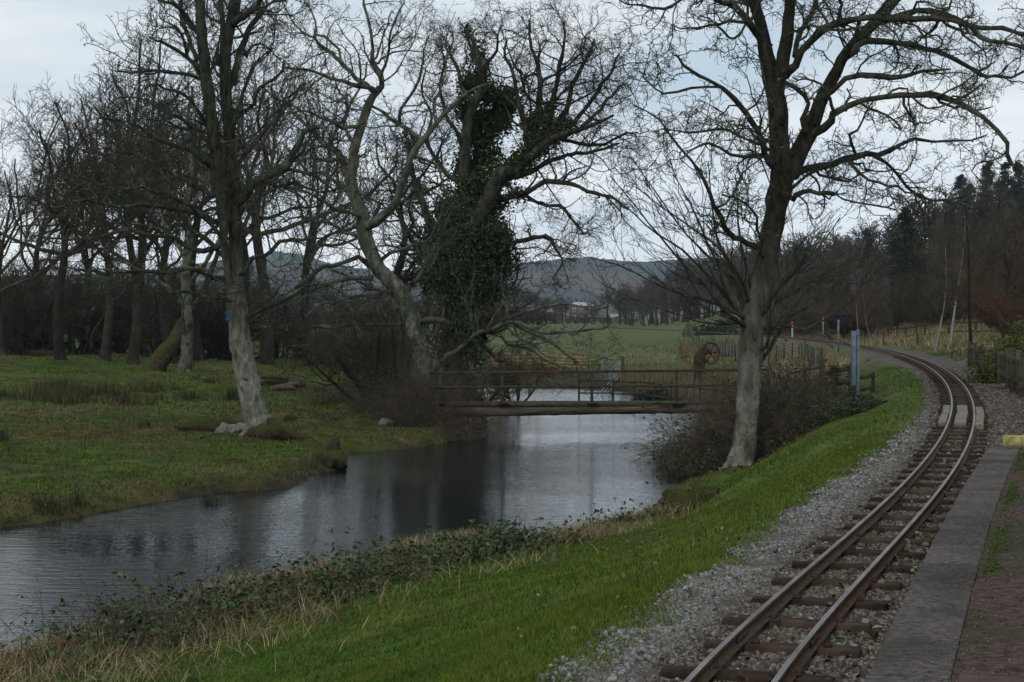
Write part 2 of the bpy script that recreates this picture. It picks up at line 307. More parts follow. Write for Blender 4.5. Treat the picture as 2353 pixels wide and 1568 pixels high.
extra = np.array([(0, 6, -.35), (-3, 7, -1.3), (-6, 8, -2), (-5.5, 14, -2), (3, 5, -.1), (-2.6, 11, -1.35), (0, 900, -1.8), (-200, 900, -1.8), (200, 900, 0), (0, 3000, -1.8), (900, 3000, 0), (-900, 3000, -1.8), (10, 8, 0), (20, 20, 0), (20, 40, .1), (60, 120, 1), (-60, 60, -1.2), (-100, 120, -1)])
cp = np.vstack([cp, extra])
def uv(X, Y):
    Y = np.maximum(Y, 5.); return np.clip(X / Y, -.55, .55) * 2.2, np.log(Y / 10.)
_cu = np.stack(uv(cp[:, 0], cp[:, 1]), 1)
def _k(r2): return np.where(r2 > 1e-12, r2 * np.log(r2 + 1e-12), 0)
_n = len(cp); _K = _k(((_cu[:, None] - _cu[None])**2).sum(-1)) + np.eye(_n) * .004
_Pm = np.hstack([np.ones((_n, 1)), _cu]); _A = np.block([[_K, _Pm], [_Pm.T, np.zeros((3, 3))]])
_wt = np.linalg.solve(_A, np.concatenate([cp[:, 2], np.zeros(3)]))
def fbm(X, Y, seed=0, octs=((1., .5), (2.3, .25), (5.1, .12))):
    r = np.random.default_rng(seed); z = np.zeros_like(X)
    for f, a in octs:
        for _ in range(4):
            th = r.uniform(0, 6.28); ph = r.uniform(0, 6.28); ff = f * r.uniform(.7, 1.4)
            z = z + a / 2 * np.sin(ff * (X * math.cos(th) + Y * math.sin(th)) + ph + 1.3 * np.sin(ff * .6 * (Y * math.cos(th) - X * math.sin(th)) + ph * 2))
    return z
def gz(X, Y):
    X = np.asarray(X, float); Y = np.asarray(Y, float); sh = X.shape; X = X.ravel(); Y = Y.ravel()
    u, v = uv(X, Y); z = _wt[_n] + _wt[_n + 1] * u + _wt[_n + 2] * v
    for i in range(_n): z = z + _wt[i] * _k((u - _cu[i, 0])**2 + (v - _cu[i, 1])**2)
    z = np.clip(z, -2.02, 2.5)
    uu = X / np.maximum(Y, 5)
    bump = fbm(X, Y, 3, ((.5, .06), (1.4, .04), (3.5, .03), (8., .014)))
    z = z + bump * np.clip(Y / 40, .25, 1.6) * ss(np.abs(track_d(X, Y)), 1.2, 3)
    # wooded hillside on the right
    z = z + ss(Y, 170, 430) * np.clip(uu - .08, 0, .4) * 62 * (1 + .15 * np.sin(X * .03))
    z = z + ss(Y, 60, 200) * np.clip(uu - .2, 0, .3) * 12
    # flat bed under the track
    td = np.abs(track_d(X, Y)); bed = -.125 - .015 * td
    k = 1 - ss(td, .8, 2.2); k = k * (1 - ss(Y, 150, 230)); z = z * (1 - k) + bed * k
    # river
    d = sdist(X, Y, RIVS)
    jag = fbm(X, Y, 9, ((1.1, .35), (3., .2), (7., .12))) * .35; d2 = d + jag
    lip = np.where(Y < 60, .32, .1)
    z = np.where(d2 > 0, np.maximum(z, ZW + np.minimum(lip, d2 * .55 + .02)), ZW - np.minimum(.9, -d2 * .35) - .02)
    z = np.where((d2 > 0) & (d2 < 1.6), z * ss(d2, 0, 1.6) + np.minimum(z, ZW + .05 + d2 * .6) * (1 - ss(d2, 0, 1.6)), z)
    return z.reshape(sh)
def gz1(x, y): return float(gz(np.array([x]), np.array([y]))[0])

def steps(a, b, h, g=1.0):
    out = [a]
    while out[-1] < b: out.append(out[-1] + h); h *= g
    return out
ys = np.array(steps(4, 45, .16, 1.003)[:-1] + steps(45, 110, .4, 1.006)[:-1] + steps(110, 4600, .9, 1.045))
xr = steps(0, 14, .16, 1.002)[:-1] + steps(14, 40, .3, 1.03)[:-1] + steps(40, 3000, 1.6, 1.09)
xs = np.array([-v for v in xr[::-1]] + xr[1:])
GX, GY = np.meshgrid(xs, ys); GZ = gz(GX, GY)
# where is what, as plain surface colours
def region_cols(X, Y):
    n = fbm(X, Y, 21, ((.25, .4), (.8, .3), (2.3, .25), (6., .2)))
    n2 = fbm(X, Y, 22, ((.15, .5), (.5, .3), (1.5, .2)))
    td = track_d(X, Y); uu = X / np.maximum(Y, 5)
    col = np.empty(X.shape + (3,)); col[:] = (.040, .062, .017)
    verge = (td < 0) & (sdist(X, Y, np.array([(-6, 4), (3, 4), (6, 15), (9, 30), (12, 45), (14, 60), (9, 52), (5.5, 44), (5.2, 40), (4, 34), (1, 28), (-4, 18)])) < .3)
    v1 = np.array((.046, .078, .007)); v2 = np.array((.072, .09, .012))
    k = ss(n, -.25, .35)[..., None]
    col = np.where(verge[..., None], v1 * (1 - k) + v2 * k, col)
    # left meadow: olive with brown wear
    lm = (~verge) & (Y < 125)
    a = np.array((.050, .075, .010)); b = np.array((.078, .068, .024)); k = ss(n2 + .5 * n, .0, .55)[..., None]
    col = np.where(lm[..., None], a * (1 - k) + b * k, col)
    pk = ss(fbm(X, Y, 37, ((.35, .5), (1.1, .5), (4., .4), (9., .3))), .35, .8)[..., None] * ((~verge) & (Y < 100) & (Y > 24))[..., None]; col = col * (1 - .6 * pk) + np.array((.024, .020, .010)) * .6 * pk
    # far pasture
    fp = Y >= 125
    k = ss(fbm(X, Y, 31, ((.02, .5), (.06, .3), (.2, .2))), .1, .5)[..., None]
    col = np.where(fp[..., None], np.array((.070, .090, .024)) * (1 - k) + np.array((.11, .10, .04)) * k, col)
    # rough brown grass near the line, beyond the bridge, and the wood floor
    br = ss(uu, .125, .16) * ss(Y, 62, 80) * (1 - .55 * (np.abs(td) < 3))
    br = np.maximum(br, ss(Y, 150, 220) * ss(uu, .1, .15))
    br = np.maximum(br, ss(uu, .24, .26) * ss(Y, 44, 55) * .7)
    k = np.clip(br + .35 * n * (br > .05), 0, 1)[..., None]; col = col * (1 - k) + np.array((.125, .095, .05)) * k
    # mud by the far pond
    md = ss(-((X - 3.5)**2 / 90 + (Y - 97)**2 / 110), -1.2, -.7); k = np.clip(md + .3 * n * (md > 0.02), 0, 1)[..., None]; col = col * (1 - k) + np.array((.035, .024, .018)) * k
    md = ss(-((X + 6)**2 / 30 + (Y - 78)**2 / 120), -1.3, -.6); k = np.clip(md + .5 * n * (md > .02), 0, 1)[..., None]; col = col * (1 - k) + np.array((.030, .027, .017)) * k
    # water's edge is bare earth
    d = sdist(X, Y, RIVS); k = (1 - ss(d + n * .5, -.2, .5))[..., None]; col = col * (1 - k) + np.array((.035, .030, .018)) * k
    # ballast and cinders
    e = np.interp(Y, _be[:, 1], _be[:, 0]); e = np.where(Y > _be[-1, 1], np.interp(Y, CLL[:, 1], CLL[:, 0]) - .8, e)
    bal = ss(X - e + .12 * n + .1 * n2, -.12, .1) * (1 - ss(td, 1.0 + .0 * X, 1.5 + .5 * ss(Y, 20, 30)))
    bal = np.where(Y < 22, ss(X - e + .12 * n, -.12, .1), bal)
    k = bal[..., None]; col = col * (1 - k) + np.array((.085, .078, .068)) * k
    dk = np.exp(-(td / .5)**2)[..., None] * .6; col = col * (1 - dk) + np.array((.045, .035, .027)) * dk
    # bare dirty ground right of the line past the platform
    rt = ss(td, .9, 1.4) * ss(Y, 18, 21) * (1 - ss(Y, 42, 50)); k = (rt * ss(n, -.25, .2))[..., None]
    col = np.where((rt > .01)[..., None], np.array((.040, .048, .014)) * (1 - k) + np.array((.042, .034, .026)) * k, col)
    return col, bal
GC, GB = region_cols(GX, GY)
ny, nx = GX.shape; idx = np.arange(nx * ny).reshape(ny, nx)
Q = np.stack([idx[:-1, :-1], idx[:-1, 1:], idx[1:, 1:], idx[1:, :-1]], -1).reshape(-1, 4)
tag(mesh('ground', np.stack([GX, GY, GZ], -1).reshape(-1, 3), Q, M['ground'], smooth=True, col=GC.reshape(-1, 3)), 'grass banks, ballast and pasture reaching to the hills', None, None, 'structure')

# water
def water():
    m = bpy.data.materials.new('water'); m.use_nodes = True; t = m.node_tree; t.nodes.clear(); K = t.links.new
    o = nn(t, 'ShaderNodeOutputMaterial'); p = nn(t, 'ShaderNodeBsdfPrincipled'); K(p.outputs[0], o.inputs['Surface'])
    p.inputs['Base Color'].default_value = (.004, .009, .011, 1); p.inputs['Roughness'].default_value = .04; p.inputs['IOR'].default_value = 1.36
    g = nn(t, 'ShaderNodeNewGeometry')
    def nz(sc, rot, scale, det):
        mp = nn(t, 'ShaderNodeMapping'); mp.inputs['Rotation'].default_value = (0, 0, rot); mp.inputs['Scale'].default_value = scale; K(g.outputs['Position'], mp.inputs['Vector'])
        n = nn(t, 'ShaderNodeTexNoise'); n.inputs['Scale'].default_value = sc; n.inputs['Detail'].default_value = det; K(mp.outputs[0], n.inputs['Vector']); return n.outputs['Fac']
    a = nz(5.0, .5, (.5, 1.6, 1), 3); b = nz(13., -.3, (.6, 1.3, 1), 2); c = nz(.16, 0, (1, 1, 1), 2)
    # calmer and rougher patches
    r = nn(t, 'ShaderNodeMapRange'); K(c, r.inputs['Value']); r.inputs['From Min'].default_value = .38; r.inputs['From Max'].default_value = .62; r.inputs['To Min'].default_value = .35; r.inputs['To Max'].default_value = 1.
    ad = nn(t, 'ShaderNodeMath', operation='MULTIPLY_ADD'); K(b, ad.inputs[0]); ad.inputs[1].default_value = .3; K(a, ad.inputs[2])
    bp = nn(t, 'ShaderNodeBump'); bp.inputs['Distance'].default_value = .021; K(ad.outputs[0], bp.inputs['Height']); K(r.outputs[0], bp.inputs['Strength']); K(bp.outputs[0], p.inputs['Normal'])
    return m
M['water'] = water()
wx = np.linspace(-40, 20, 31); wy = np.linspace(2, 120, 60); WX, WY = np.meshgrid(wx, wy); idx = np.arange(WX.size).reshape(WX.shape)
keep = sdist((WX[:-1, :-1] + WX[1:, 1:]) / 2, (WY[:-1, :-1] + WY[1:, 1:]) / 2, RIVS) < 3.5
Q = np.stack([idx[:-1, :-1], idx[:-1, 1:], idx[1:, 1:], idx[1:, :-1]], -1)[keep].reshape(-1, 4)
tag(mesh('river', np.stack([WX, WY, np.full_like(WX, ZW)], -1).reshape(-1, 3), Q, M['water'], smooth=True), 'rippled flooded river reflecting the grey sky', None, None, 'structure')
#@@PART2
# ------------------------------------------------------------------ railway
track = thing('railway_track', 'rusty narrow gauge railway track curving away to the left past the platform', 'railway track', (float(CL[0, 0]), float(CL[0, 1]), 0))
inv = np.array([CL[0, 0], CL[0, 1], 0.])
S = np.concatenate([np.arange(2, 60, .35), np.arange(60, 240, 1.5)])
prof = np.array([(-.015, 0), (.015, 0), (.018, -.006), (.017, -.022), (.006, -.03), (.006, -.063), (.036, -.072), (.036, -.078), (-.036, -.078), (-.036, -.072), (-.006, -.063), (-.006, -.03), (-.017, -.022), (-.018, -.006)])
for sgn in (-1, 1):
    p, t = track_at(S); nrm = np.stack([t[:, 1], -t[:, 0]], 1)
    # slight kinks at the rail joints
    k = len(prof); V = np.zeros((len(S), k, 3)); off = sgn * GAUGE / 2
    V[:, :, :2] = p[:, None] + nrm[:, None] * (off + prof[None, :, :1]); V[:, :, 2] = prof[None, :, 1]
    V = V.reshape(-1, 3) - inv; idx = np.arange(len(S) * k).reshape(-1, k); j = np.roll(idx, -1, 1)
    Q = np.stack([idx[:-1], j[:-1], j[1:], idx[1:]], -1)
    side = Q[:, 1:-0 or None].reshape(-1, 4)
    rl = mesh('rail', V, side, M['rust'], track)
    top = Q[:, 0].reshape(-1, 4); me = V.copy()
    mesh('running_surface', V, top, M['railtop'], rl)
    for js in np.arange(6.2, 60, 9.05):
        pj, tj = track_at(np.array([js])); nj = np.array([tj[0, 1], -tj[0, 0]])
        for q in (-1, 1):
            c = np.array([*(pj[0] + nj * (off + q * .013)), -.045]) - inv
            jb = MB(); jb.box(c, (.3, .012, .03), rz=math.atan2(tj[0, 1], tj[0, 0]), bevel=.003)
            jb.build('fishplate', M['rust'], rl)
s0 = float(np.interp(8.93 - .1, CL[:, 1], _s)) - 1.6
sl_me = [MB().box((0, 0, -.055), (.87, .14, .11), bevel=.01, jit=.004).build('sleeper', M['sleeper'], track) for _ in range(4)]
_ch, _qh = RNG.standard_normal(2), 0
cm = MB().box((0, 0, .006), (.045, .05, .026), bevel=.008).build('rail_clip', M['sleeper']); cm_used = False
for i in range(88):
    s_ = s0 + i * .8 + random.uniform(-.03, .03); p, t = track_at(np.array([s_])); ang = math.atan2(t[0, 1], t[0, 0]) - math.pi / 2 + random.uniform(-.03, .03)
    if i < 4: o = sl_me[i]
    else: o = sl_me[i % 4].copy(); COL.objects.link(o); o.parent = track
    nj = np.array([t[0, 1], -t[0, 0]]) * random.uniform(-.03, .03)
    o.location = (float(p[0, 0] + nj[0] - inv[0]), float(p[0, 1] + nj[1] - inv[1]), -.078 + random.uniform(-.004, .002)); o.rotation_euler = (random.uniform(-.012, .012), random.uniform(-.012, .012), ang)
    if i < 45:
        for sx in (-1, 1):
            for q in (-1, 1):
                if not cm_used: c = cm; cm_used = True
                else: c = cm.copy(); COL.objects.link(c)
                c.parent = o; c.location = (sx * GAUGE / 2 + q * .052, q * .02, 0)
# walking boards of the crossing
for nm, lab, cs in (('crossing_board', 'grey weathered crossing plank outside the left rail', [(2167, 931), (2182, 931), (2173, 968), (2155, 968)]),
                    ('crossing_board', 'widest grey crossing plank, lying between the two rails', [(2199, 931), (2221, 931), (2219, 970), (2192, 970)]),
                    ('crossing_board', 'grey weathered crossing plank outside the right rail, nearest the platform', [(2241, 935), (2257, 935), (2259, 976), (2240, 976)])):
    w4 = [np.array(GP(x, y, .0)) for x, y in cs]; a = (w4[0] + w4[1]) / 2; b = (w4[2] + w4[3]) / 2; wd = (np.linalg.norm(w4[0] - w4[1]) + np.linalg.norm(w4[2] - w4[3])) / 2
    m_ = a * .5 + b * .5; off = np.array([.03, 0]); bd = MB()
    bd.beam((*a, -.045), (*(m_ + off + (a - b) * .002), -.045), wd, .09, bevel=.008); bd.beam((*(m_ + off * .4 - (a - b) * .002), -.048), (*b, -.048), wd * 1.01, .09, bevel=.008)
    tag(bd.build(nm, M['board']), lab, 'plank')
# ballast stones and fallen leaves
def ico():
    t = (1 + 5**.5) / 2; v = np.array([(-1, t, 0), (1, t, 0), (-1, -t, 0), (1, -t, 0), (0, -1, t), (0, 1, t), (0, -1, -t), (0, 1, -t), (t, 0, -1), (t, 0, 1), (-t, 0, -1), (-t, 0, 1)]) / 1.9
    f = np.array([(0, 11, 5), (0, 5, 1), (0, 1, 7), (0, 7, 10), (0, 10, 11), (1, 5, 9), (5, 11, 4), (11, 10, 2), (10, 7, 6), (7, 1, 8), (3, 9, 4), (3, 4, 2), (3, 2, 6), (3, 6, 8), (3, 8, 9), (4, 9, 5), (2, 4, 11), (6, 2, 10), (8, 6, 7), (9, 8, 1)]); return v, f
ICO = ico(); OCT = (np.array([(1, 0, 0), (-1, 0, 0), (0, 1, 0), (0, -1, 0), (0, 0, 1), (0, 0, -1.)]), np.array([(0, 2, 4), (2, 1, 4), (1, 3, 4), (3, 0, 4), (2, 0, 5), (1, 2, 5), (3, 1, 5), (0, 3, 5)]))
def scatter_shape(base, P, size, rng, flat=.65, jit=.22):
    v, f = base; n = len(P); q = norm(rng.standard_normal((n, 4)))
    a, b, c, d = q.T
    R = np.stack([1 - 2 * (c * c + d * d), 2 * (b * c - a * d), 2 * (b * d + a * c), 2 * (b * c + a * d), 1 - 2 * (b * b + d * d), 2 * (c * d - a * b), 2 * (b * d - a * c), 2 * (c * d + a * b), 1 - 2 * (b * b + c * c)], -1).reshape(n, 3, 3)
    sc = size[:, None] * rng.uniform(flat, 1.2, (n, 3)); V = v[None] * (1 + jit * rng.standard_normal((n, len(v), 1))) * sc[:, None]
    V = np.einsum('nij,nkj->nki', R, V) + P[:, None]
    return V.reshape(-1, 3), (f[None] + (np.arange(n) * len(v))[:, None, None]).reshape(-1, 3)
STC = np.array([(.17, .165, .16), (.24, .235, .225), (.12, .12, .125), (.15, .125, .095), (.25, .245, .235), (.10, .085, .065), (.13, .14, .155)])
BRN = np.array([(.075, .06, .045), (.11, .09, .068), (.06, .047, .036), (.14, .12, .09), (.05, .035, .025), (.09, .08, .07), (.17, .155, .13)])
mbst = MB()
for (y0, y1, dens, base, s1, s2) in ((6.6, 13, 3300, ICO, .008, .0165), (13, 22, 1900, OCT, .011, .02), (22, 62, 380, OCT, .018, .03)):
    n = int(dens * (y1 - y0) * 6); Y = RNG.uniform(y0, y1, n); cx = np.interp(Y, CL[:, 1], CL[:, 0]); X = cx + RNG.uniform(-3.2, 2.2, n)
    e = np.interp(Y, _be[:, 1], _be[:, 0]); td = track_d(X, Y)
    j = fbm(X, Y, 21, ((.25, .4), (.8, .3), (2.3, .25), (6., .2))) * .14 + RNG.standard_normal(n) * .07
    lim = np.where(Y < 21, .95, 1.3 + .3 * ss(Y, 21, 30))
    ok = (X - e + j > 0) & (td < lim + RNG.standard_normal(n) * .06 * (Y > 21)) & (np.abs(np.abs(td) - GAUGE / 2) > .03); ok &= RNG.random(n) < np.where(Y > 28, .6, 1)
    X, Y, td = X[ok], Y[ok], td[ok]; P = np.stack([X, Y, gz(X, Y) + .004], -1)
    P[:, 2] += np.clip(.03 * fbm(X, Y, 77, ((4, .4), (9, .3))), -.03, .03) * (td < -.5)
    V, Fc = scatter_shape(base, P, RNG.uniform(s1, s2, len(P)) * (1 + .5 * (RNG.random(len(P)) > .93)), RNG)
    clean = ss(-td, .45, .75) * (RNG.random(len(P)) > .12); clean = np.maximum(clean, (RNG.random(len(P)) > .9)); clean = clean * (1 - .6 * ss(Y, 25, 40))
    cc = STC[RNG.integers(0, 7, len(P))] * clean[:, None] + BRN[RNG.integers(0, 7, len(P))] * (1 - clean[:, None])
    mbst.V.append(V); mbst.F[3].append(Fc + mbst.n); mbst.n += len(V); mbst.C.append(np.repeat(cc, len(base[0]), 0))
tag(mbst.build('ballast', M['stone'], usecol=True), 'loose grey and brown ballast stones around the track', 'gravel', None, 'stuff')
def leaf_cards(P, size, rng, up=.5, fold=.25, asp=.6):
    """little folded leaves: 6 points, 2 quads each"""
    n = len(P); d = norm(rng.standard_normal((n, 3)) * np.array([1, 1, .5])); nrm = norm(rng.standard_normal((n, 3)) + np.array([0, 0, up * 3])); sd_ = norm(np.cross(d, nrm)); nrm = np.cross(sd_, d)
    s_ = size[:, None]; w_ = s_ * asp
    pts = [P, P + d * s_ * .35 + sd_ * w_ * .5 + nrm * w_ * fold, P + d * s_ * .75 + sd_ * w_ * .35 + nrm * w_ * fold, P + d * s_, P + d * s_ * .75 - sd_ * w_ * .35 + nrm * w_ * fold, P + d * s_ * .35 - sd_ * w_ * .5 + nrm * w_ * fold]
    V = np.stack(pts, 1).reshape(-1, 3); b = (np.arange(n) * 6)[:, None]
    return V, np.vstack([b + np.array([0, 1, 2, 3]), b + np.array([0, 3, 4, 5])])
def colpick(pal, n, rng, k=6):
    pal = np.array(pal); c = pal[rng.integers(0, len(pal), n)] * rng.uniform(.75, 1.25, (n, 1)); return np.repeat(c, k, 0)
n = 900; Y = RNG.uniform(7, 22, n); X = np.interp(Y, CL[:, 1], CL[:, 0]) + RNG.normal(.45, .4, n); ok = track_d(X, Y) < .95; X, Y = X[ok], Y[ok]
P = np.stack([X, Y, gz(X, Y) + .03], -1); V, Fc = leaf_cards(P, RNG.uniform(.03, .075, len(P)), RNG, .35, .3, .7)
tag(mesh('leaf_litter', V, Fc, M['leaf'], col=colpick([(.09, .065, .04), (.13, .10, .065), (.06, .04, .025), (.2, .18, .15)], len(P), RNG)), 'dry brown leaves blown among the ballast', 'leaves', None, 'stuff')

# ------------------------------------------------------------------ platform
ZP = .15
a0 = np.array(GP(1985, 1568, ZP)); a1 = np.array(GP(2275, 1024, ZP)); b1 = np.array(GP(2342, 1024, ZP)); dr = (a1 - a0) / np.linalg.norm(a1 - a0); nr = np.array([dr[1], -dr[0]])
plat = thing('station_platform', 'low station platform with grey concrete edge slabs and red-brown gravel surface', 'platform', (a0[0], a0[1], 0))
pinv = np.array([a0[0], a0[1], 0])
Lp = np.linalg.norm(a1 - a0); cw = .35
k = 0; s_ = -1.6
def edge_pt(s_):
    # the platform edge bends slightly with the line
    base = a0 + dr * s_; return base - nr * .05 * math.sin(math.pi * min(max(s_ / Lp, 0), 1)) * 1.0
while s_ < Lp - .2:
    e_ = min(s_ + .905, Lp); A_ = edge_pt(s_) + nr * cw / 2; B_ = edge_pt(e_ - .017) + nr * cw / 2
    MB().beam((*A_, ZP - .04 + random.uniform(-.002, .002)) - pinv, (*B_, ZP - .04 + random.uniform(-.002, .002)) - pinv, cw, .08, bevel=.007).build('coping_slab', M['coping'], plat)
    s_ = e_
w_ = MB(); w_.beam(np.array([*(a0 - dr * 1.6 + nr * .14), .0]) - pinv, np.array([*(a1 + nr * .14), .0]) - pinv, .18, .22, bevel=.01); w_.build('face_wall', M['coping'], plat)
q = np.array([[*(a0 - dr * 1.6 + nr * (cw + .006)), ZP - .012], [*(a0 - dr * 1.6 + nr * 6), ZP - .012], [*(a1 + nr * 6), ZP - .012], [*(a1 + nr * (cw + .006)), ZP - .012]]) - pinv
gv = MB(); qq = np.array([[*(edge_pt(t_) + nr * (cw + .004)), ZP - .012] for t_ in np.linspace(-1.6, Lp, 90)]) - pinv; qr = catmull(q[[1, 2]], 90); V = np.stack([qq * (1 - k_) + qr * k_ for k_ in np.linspace(0, 1, 40)], 1); V[:, :, 2] += RNG.normal(0, .004, V.shape[:2]); idx = np.arange(90 * 40).reshape(90, 40)
gv.add(V.reshape(-1, 3), np.stack([idx[:-1, :-1], idx[:-1, 1:], idx[1:, 1:], idx[1:, :-1]], -1).reshape(-1, 4)); gv.build('gravel_surface', M['gravelpave'], plat, smooth=True)
for i in range(3):
    for j in range(3):
        o_ = a0 + dr * (-1.3 + i * .62) + nr * (cw + .36 + j * .66)
        MB().box(np.array([*o_, ZP - .012]) - pinv, (.61, .65, .05), rz=math.atan2(dr[1], dr[0]), bevel=.006).build('red_slab', M['redslab'], plat)
n = 9000; t_ = RNG.random(n) ** 1.5 * Lp; X = a0[0] + dr[0] * t_ + nr[0] * (cw + .02 + RNG.random(n) * 2.2); Y = a0[1] + dr[1] * t_ + nr[1] * (cw + .02 + RNG.random(n) * 2.2); X = np.where(RNG.random(n) > .8, a0[0] + dr[0] * t_ + nr[0] * (cw * RNG.random(n)), X); uo = (X - a0[0]) * nr[0] + (Y - a0[1]) * nr[1]
X = X + 0; Y = a0[1] + dr[1] * ((X - a0[0]) * dr[0] + (Y - a0[1]) * dr[1]) + nr[1] * uo; zz = np.where(uo < cw, ZP + .002, ZP - .006)
ok = (uo > .02); V, Fc = scatter_shape(OCT, np.stack([X, Y, zz], -1)[ok] - pinv, RNG.uniform(.003, .0075, ok.sum()), RNG); mesh('grit', V, Fc, M['stone'], plat, col=np.repeat(np.array([(.12, .085, .07), (.07, .05, .04), (.17, .14, .12)])[RNG.integers(0, 3, ok.sum())], 6, 0))
n = 2600; t_ = RNG.random(n) * Lp; X = a0[0] + dr[0] * t_ + nr[0] * (cw + np.abs(RNG.normal(0.01, .05, n))); Y = a0[1] + dr[1] * t_ + nr[1] * (cw + .03 + np.abs(RNG.normal(0, .05, n)) * ss(t_, 2, 6))
ok = (np.sin(t_ * 1.7) + RNG.normal(0, .4, n) > -.2) & (t_ > 3); V, Fc = scatter_shape(OCT, np.stack([X, Y, np.full(n, ZP - .008)], -1)[ok] - pinv, RNG.uniform(.005, .012, ok.sum()), RNG)
mesh('moss', V, Fc, M['blade'], plat, col=np.repeat(np.array([(.045, .065, .012)]) * RNG.uniform(.4, 1.1, (ok.sum(), 1)), 6, 0))
tag(MB().beam((*(a1 + dr * .22 + nr * .14), .19), (*(a1 + dr * .22 + nr * 2.2), .19), .12, .14, bevel=.012, jit=.004).build('edging_beam', M['yellow']), 'yellow lichen-covered beam laid across the end of the platform', 'beam')

# ------------------------------------------------------------------ footbridge
D_ = 55.; bx = lambda x: (x - HX) / FP * D_
bz = lambda y: EYE - (y - HY) / FP * D_
br = thing('footbridge', 'dark timber footbridge with two-rail parapet resting on a long log over the river', 'bridge', (bx(1330), D_, bz(935)))
bo = np.array([bx(1330), D_, bz(935)]); xl, xr_ = bx(985), bx(1780)
lg = MB(); pts = [(xl, D_ + .1, bz(946)), (bx(1150), D_ + .1, bz(945)), (bx(1400), D_ + .1, bz(941)), (bx(1650), D_ + .1, bz(939)), (xr_, D_ + .1, bz(938))]
lg.tube(np.array(pts) - bo, [.19, .17, .16, .15, .14], 14, n=70, rough=.05); lg.build('log_beam', M['log'], br, smooth=True)
MB().tube(np.array([(xl, D_ + 1.25, bz(940)), (xr_, D_ + 1.25, bz(938))]) - bo, [.17, .14], 12, n=20, rough=.04).build('log_beam', M['log'], br, smooth=True)
dk = MB(); x = xl
while x < xr_:
    dk.box(np.array([x, D_ + .72, bz(928) + RNG.normal(0, .003)]) - bo, (.13, 1.5, .045), bevel=.005); x += .145
dk.build('deck', M['wood'], br)
MB().beam(np.array([xl, D_ - .05, bz(929)]) - bo, np.array([bx(1500), D_ - .05, bz(928.5)]) - bo, .05, .11).build('edge_board', M['wood'], br)
st = MB(); x = bx(1362)
while x < xr_: st.box(np.array([x, D_ - .02, bz(925)]) - bo, (.045, .1, .03), bevel=.003); x += .075
st.build('grip_strip', M['wood'], br)
for px_ in (1010, 1154, 1359, 1554, 1745):
    p_ = MB().box(np.array([bx(px_), D_ - .12, bz(888)]) - bo, (.085, .08, 1.02), bevel=.008, jit=.004).build('post', M['wood'], br)
    MB().box(np.array([bx(px_), D_ - .14, bz(926)]) - bo, (.32, .16, .07), bevel=.008).build('post_foot', M['wood'], p_)
for y1_, y2_ in ((857, 850), (890, 884)):
    MB().beam(np.array([bx(988), D_ - .19, bz(y1_)]) - bo, np.array([bx(1770), D_ - .19, bz(y2_)]) - bo, .035, .078 if y1_ < 870 else .068, jit=.005).build('handrail' if y1_ < 870 else 'mid_rail', M['wood'], br)
MB().tube(np.array([(bx(1113), D_ + .3, bz(950)), (bx(1114), D_ + .3, -2.7)]) - bo, .07, 8).build('pile', M['log'], br)

# ------------------------------------------------------------------ fences
def fence(name, label, pts, ph, rails, spacing, pw=.09, rw=.035, rh=.085, mt='wood', cat='fence', group=None, pr=None, ext=.12, sink=.2, raildz=None):
    """pts: list of (x,y) world; posts stand on the ground, rails run between them"""
    pts = np.array(pts, float); L_ = np.concatenate([[0], np.cumsum(np.linalg.norm(np.diff(pts, axis=0), axis=1))]); n = max(2, int(round(L_[-1] / spacing)) + 1)
    s_ = np.linspace(0, L_[-1], n); X = np.interp(s_, L_, pts[:, 0]); Y = np.interp(s_, L_, pts[:, 1]); Z = gz(X, Y); Z = np.maximum(Z, ZW - .1)
    if n > 4: Z = np.convolve(np.pad(Z, 1, 'edge'), [.25, .5, .25], 'valid')
    root = thing(name, label, cat, (X[0], Y[0], Z[0]), 0, group); o0 = np.array([X[0], Y[0], Z[0]])
    for i in range(n):
        h = ph * random.uniform(.95, 1.06); MB().box(np.array([X[i], Y[i], Z[i] + h / 2 - sink / 2]) - o0, (pw, pw, h + sink), rz=random.uniform(-.2, .2), bevel=.01, jit=.004).build('post', M[mt], root)
    for r_ in rails:
        b = MB()
        for i in range(n - 1):
            dx, dy = X[i + 1] - X[i], Y[i + 1] - Y[i]; l_ = math.hypot(dx, dy); ox, oy = dy / l_ * (pw / 2 + rw / 2 + .002), -dx / l_ * (pw / 2 + rw / 2 + .002)
            if oy > 0: ox, oy = -ox, -oy
            b.beam(np.array([X[i] + ox, Y[i] + oy, Z[i] + r_ + random.uniform(-.015, .015)]) - o0, np.array([X[i + 1] + ox, Y[i + 1] + oy, Z[i + 1] + r_ + random.uniform(-.015, .015)]) - o0, rw, rh, bevel=.004)
        b.build('rail', M[mt], root)
    return root, o0
def wx_(x, d): return ((x - HX) / FP * d, d)
fence('field_fence', 'long pale timber rail fence across the pasture behind the trees', [wx_(655, 122), wx_(760, 120)], 1.15, [.55, 1.05], 2.2, mt='palewood')
fence('field_fence', 'pale timber rail fence running behind the white-barked leaning tree', [wx_(770, 120), wx_(1000, 118)], 1.1, [.55, 1.08], 2.4, mt='palewood')
fence('field_fence', 'close-boarded pale timber fence panel standing by the hay', [wx_(1130, 112), wx_(1345, 112)], 1.2, [.3, .5, .7, .9, 1.15], 2.0, mt='palewood', rh=.11)
# slatted hurdle leaning on it
h = thing('slatted_hurdle', 'small slatted hurdle gate leaning in the pale field fence', 'gate', (*wx_(738, 119), gz1(*wx_(738, 119))))
for i in range(5): MB().box((0, -.1, .3 + i * .22), (.85, .03, .1), bevel=.004).build('slat', M['wood'], h)
for i in (-1, 1): MB().box((i * .38, -.15, .65), (.09, .04, 1.3), bevel=.004).build('upright', M['wood'], h)
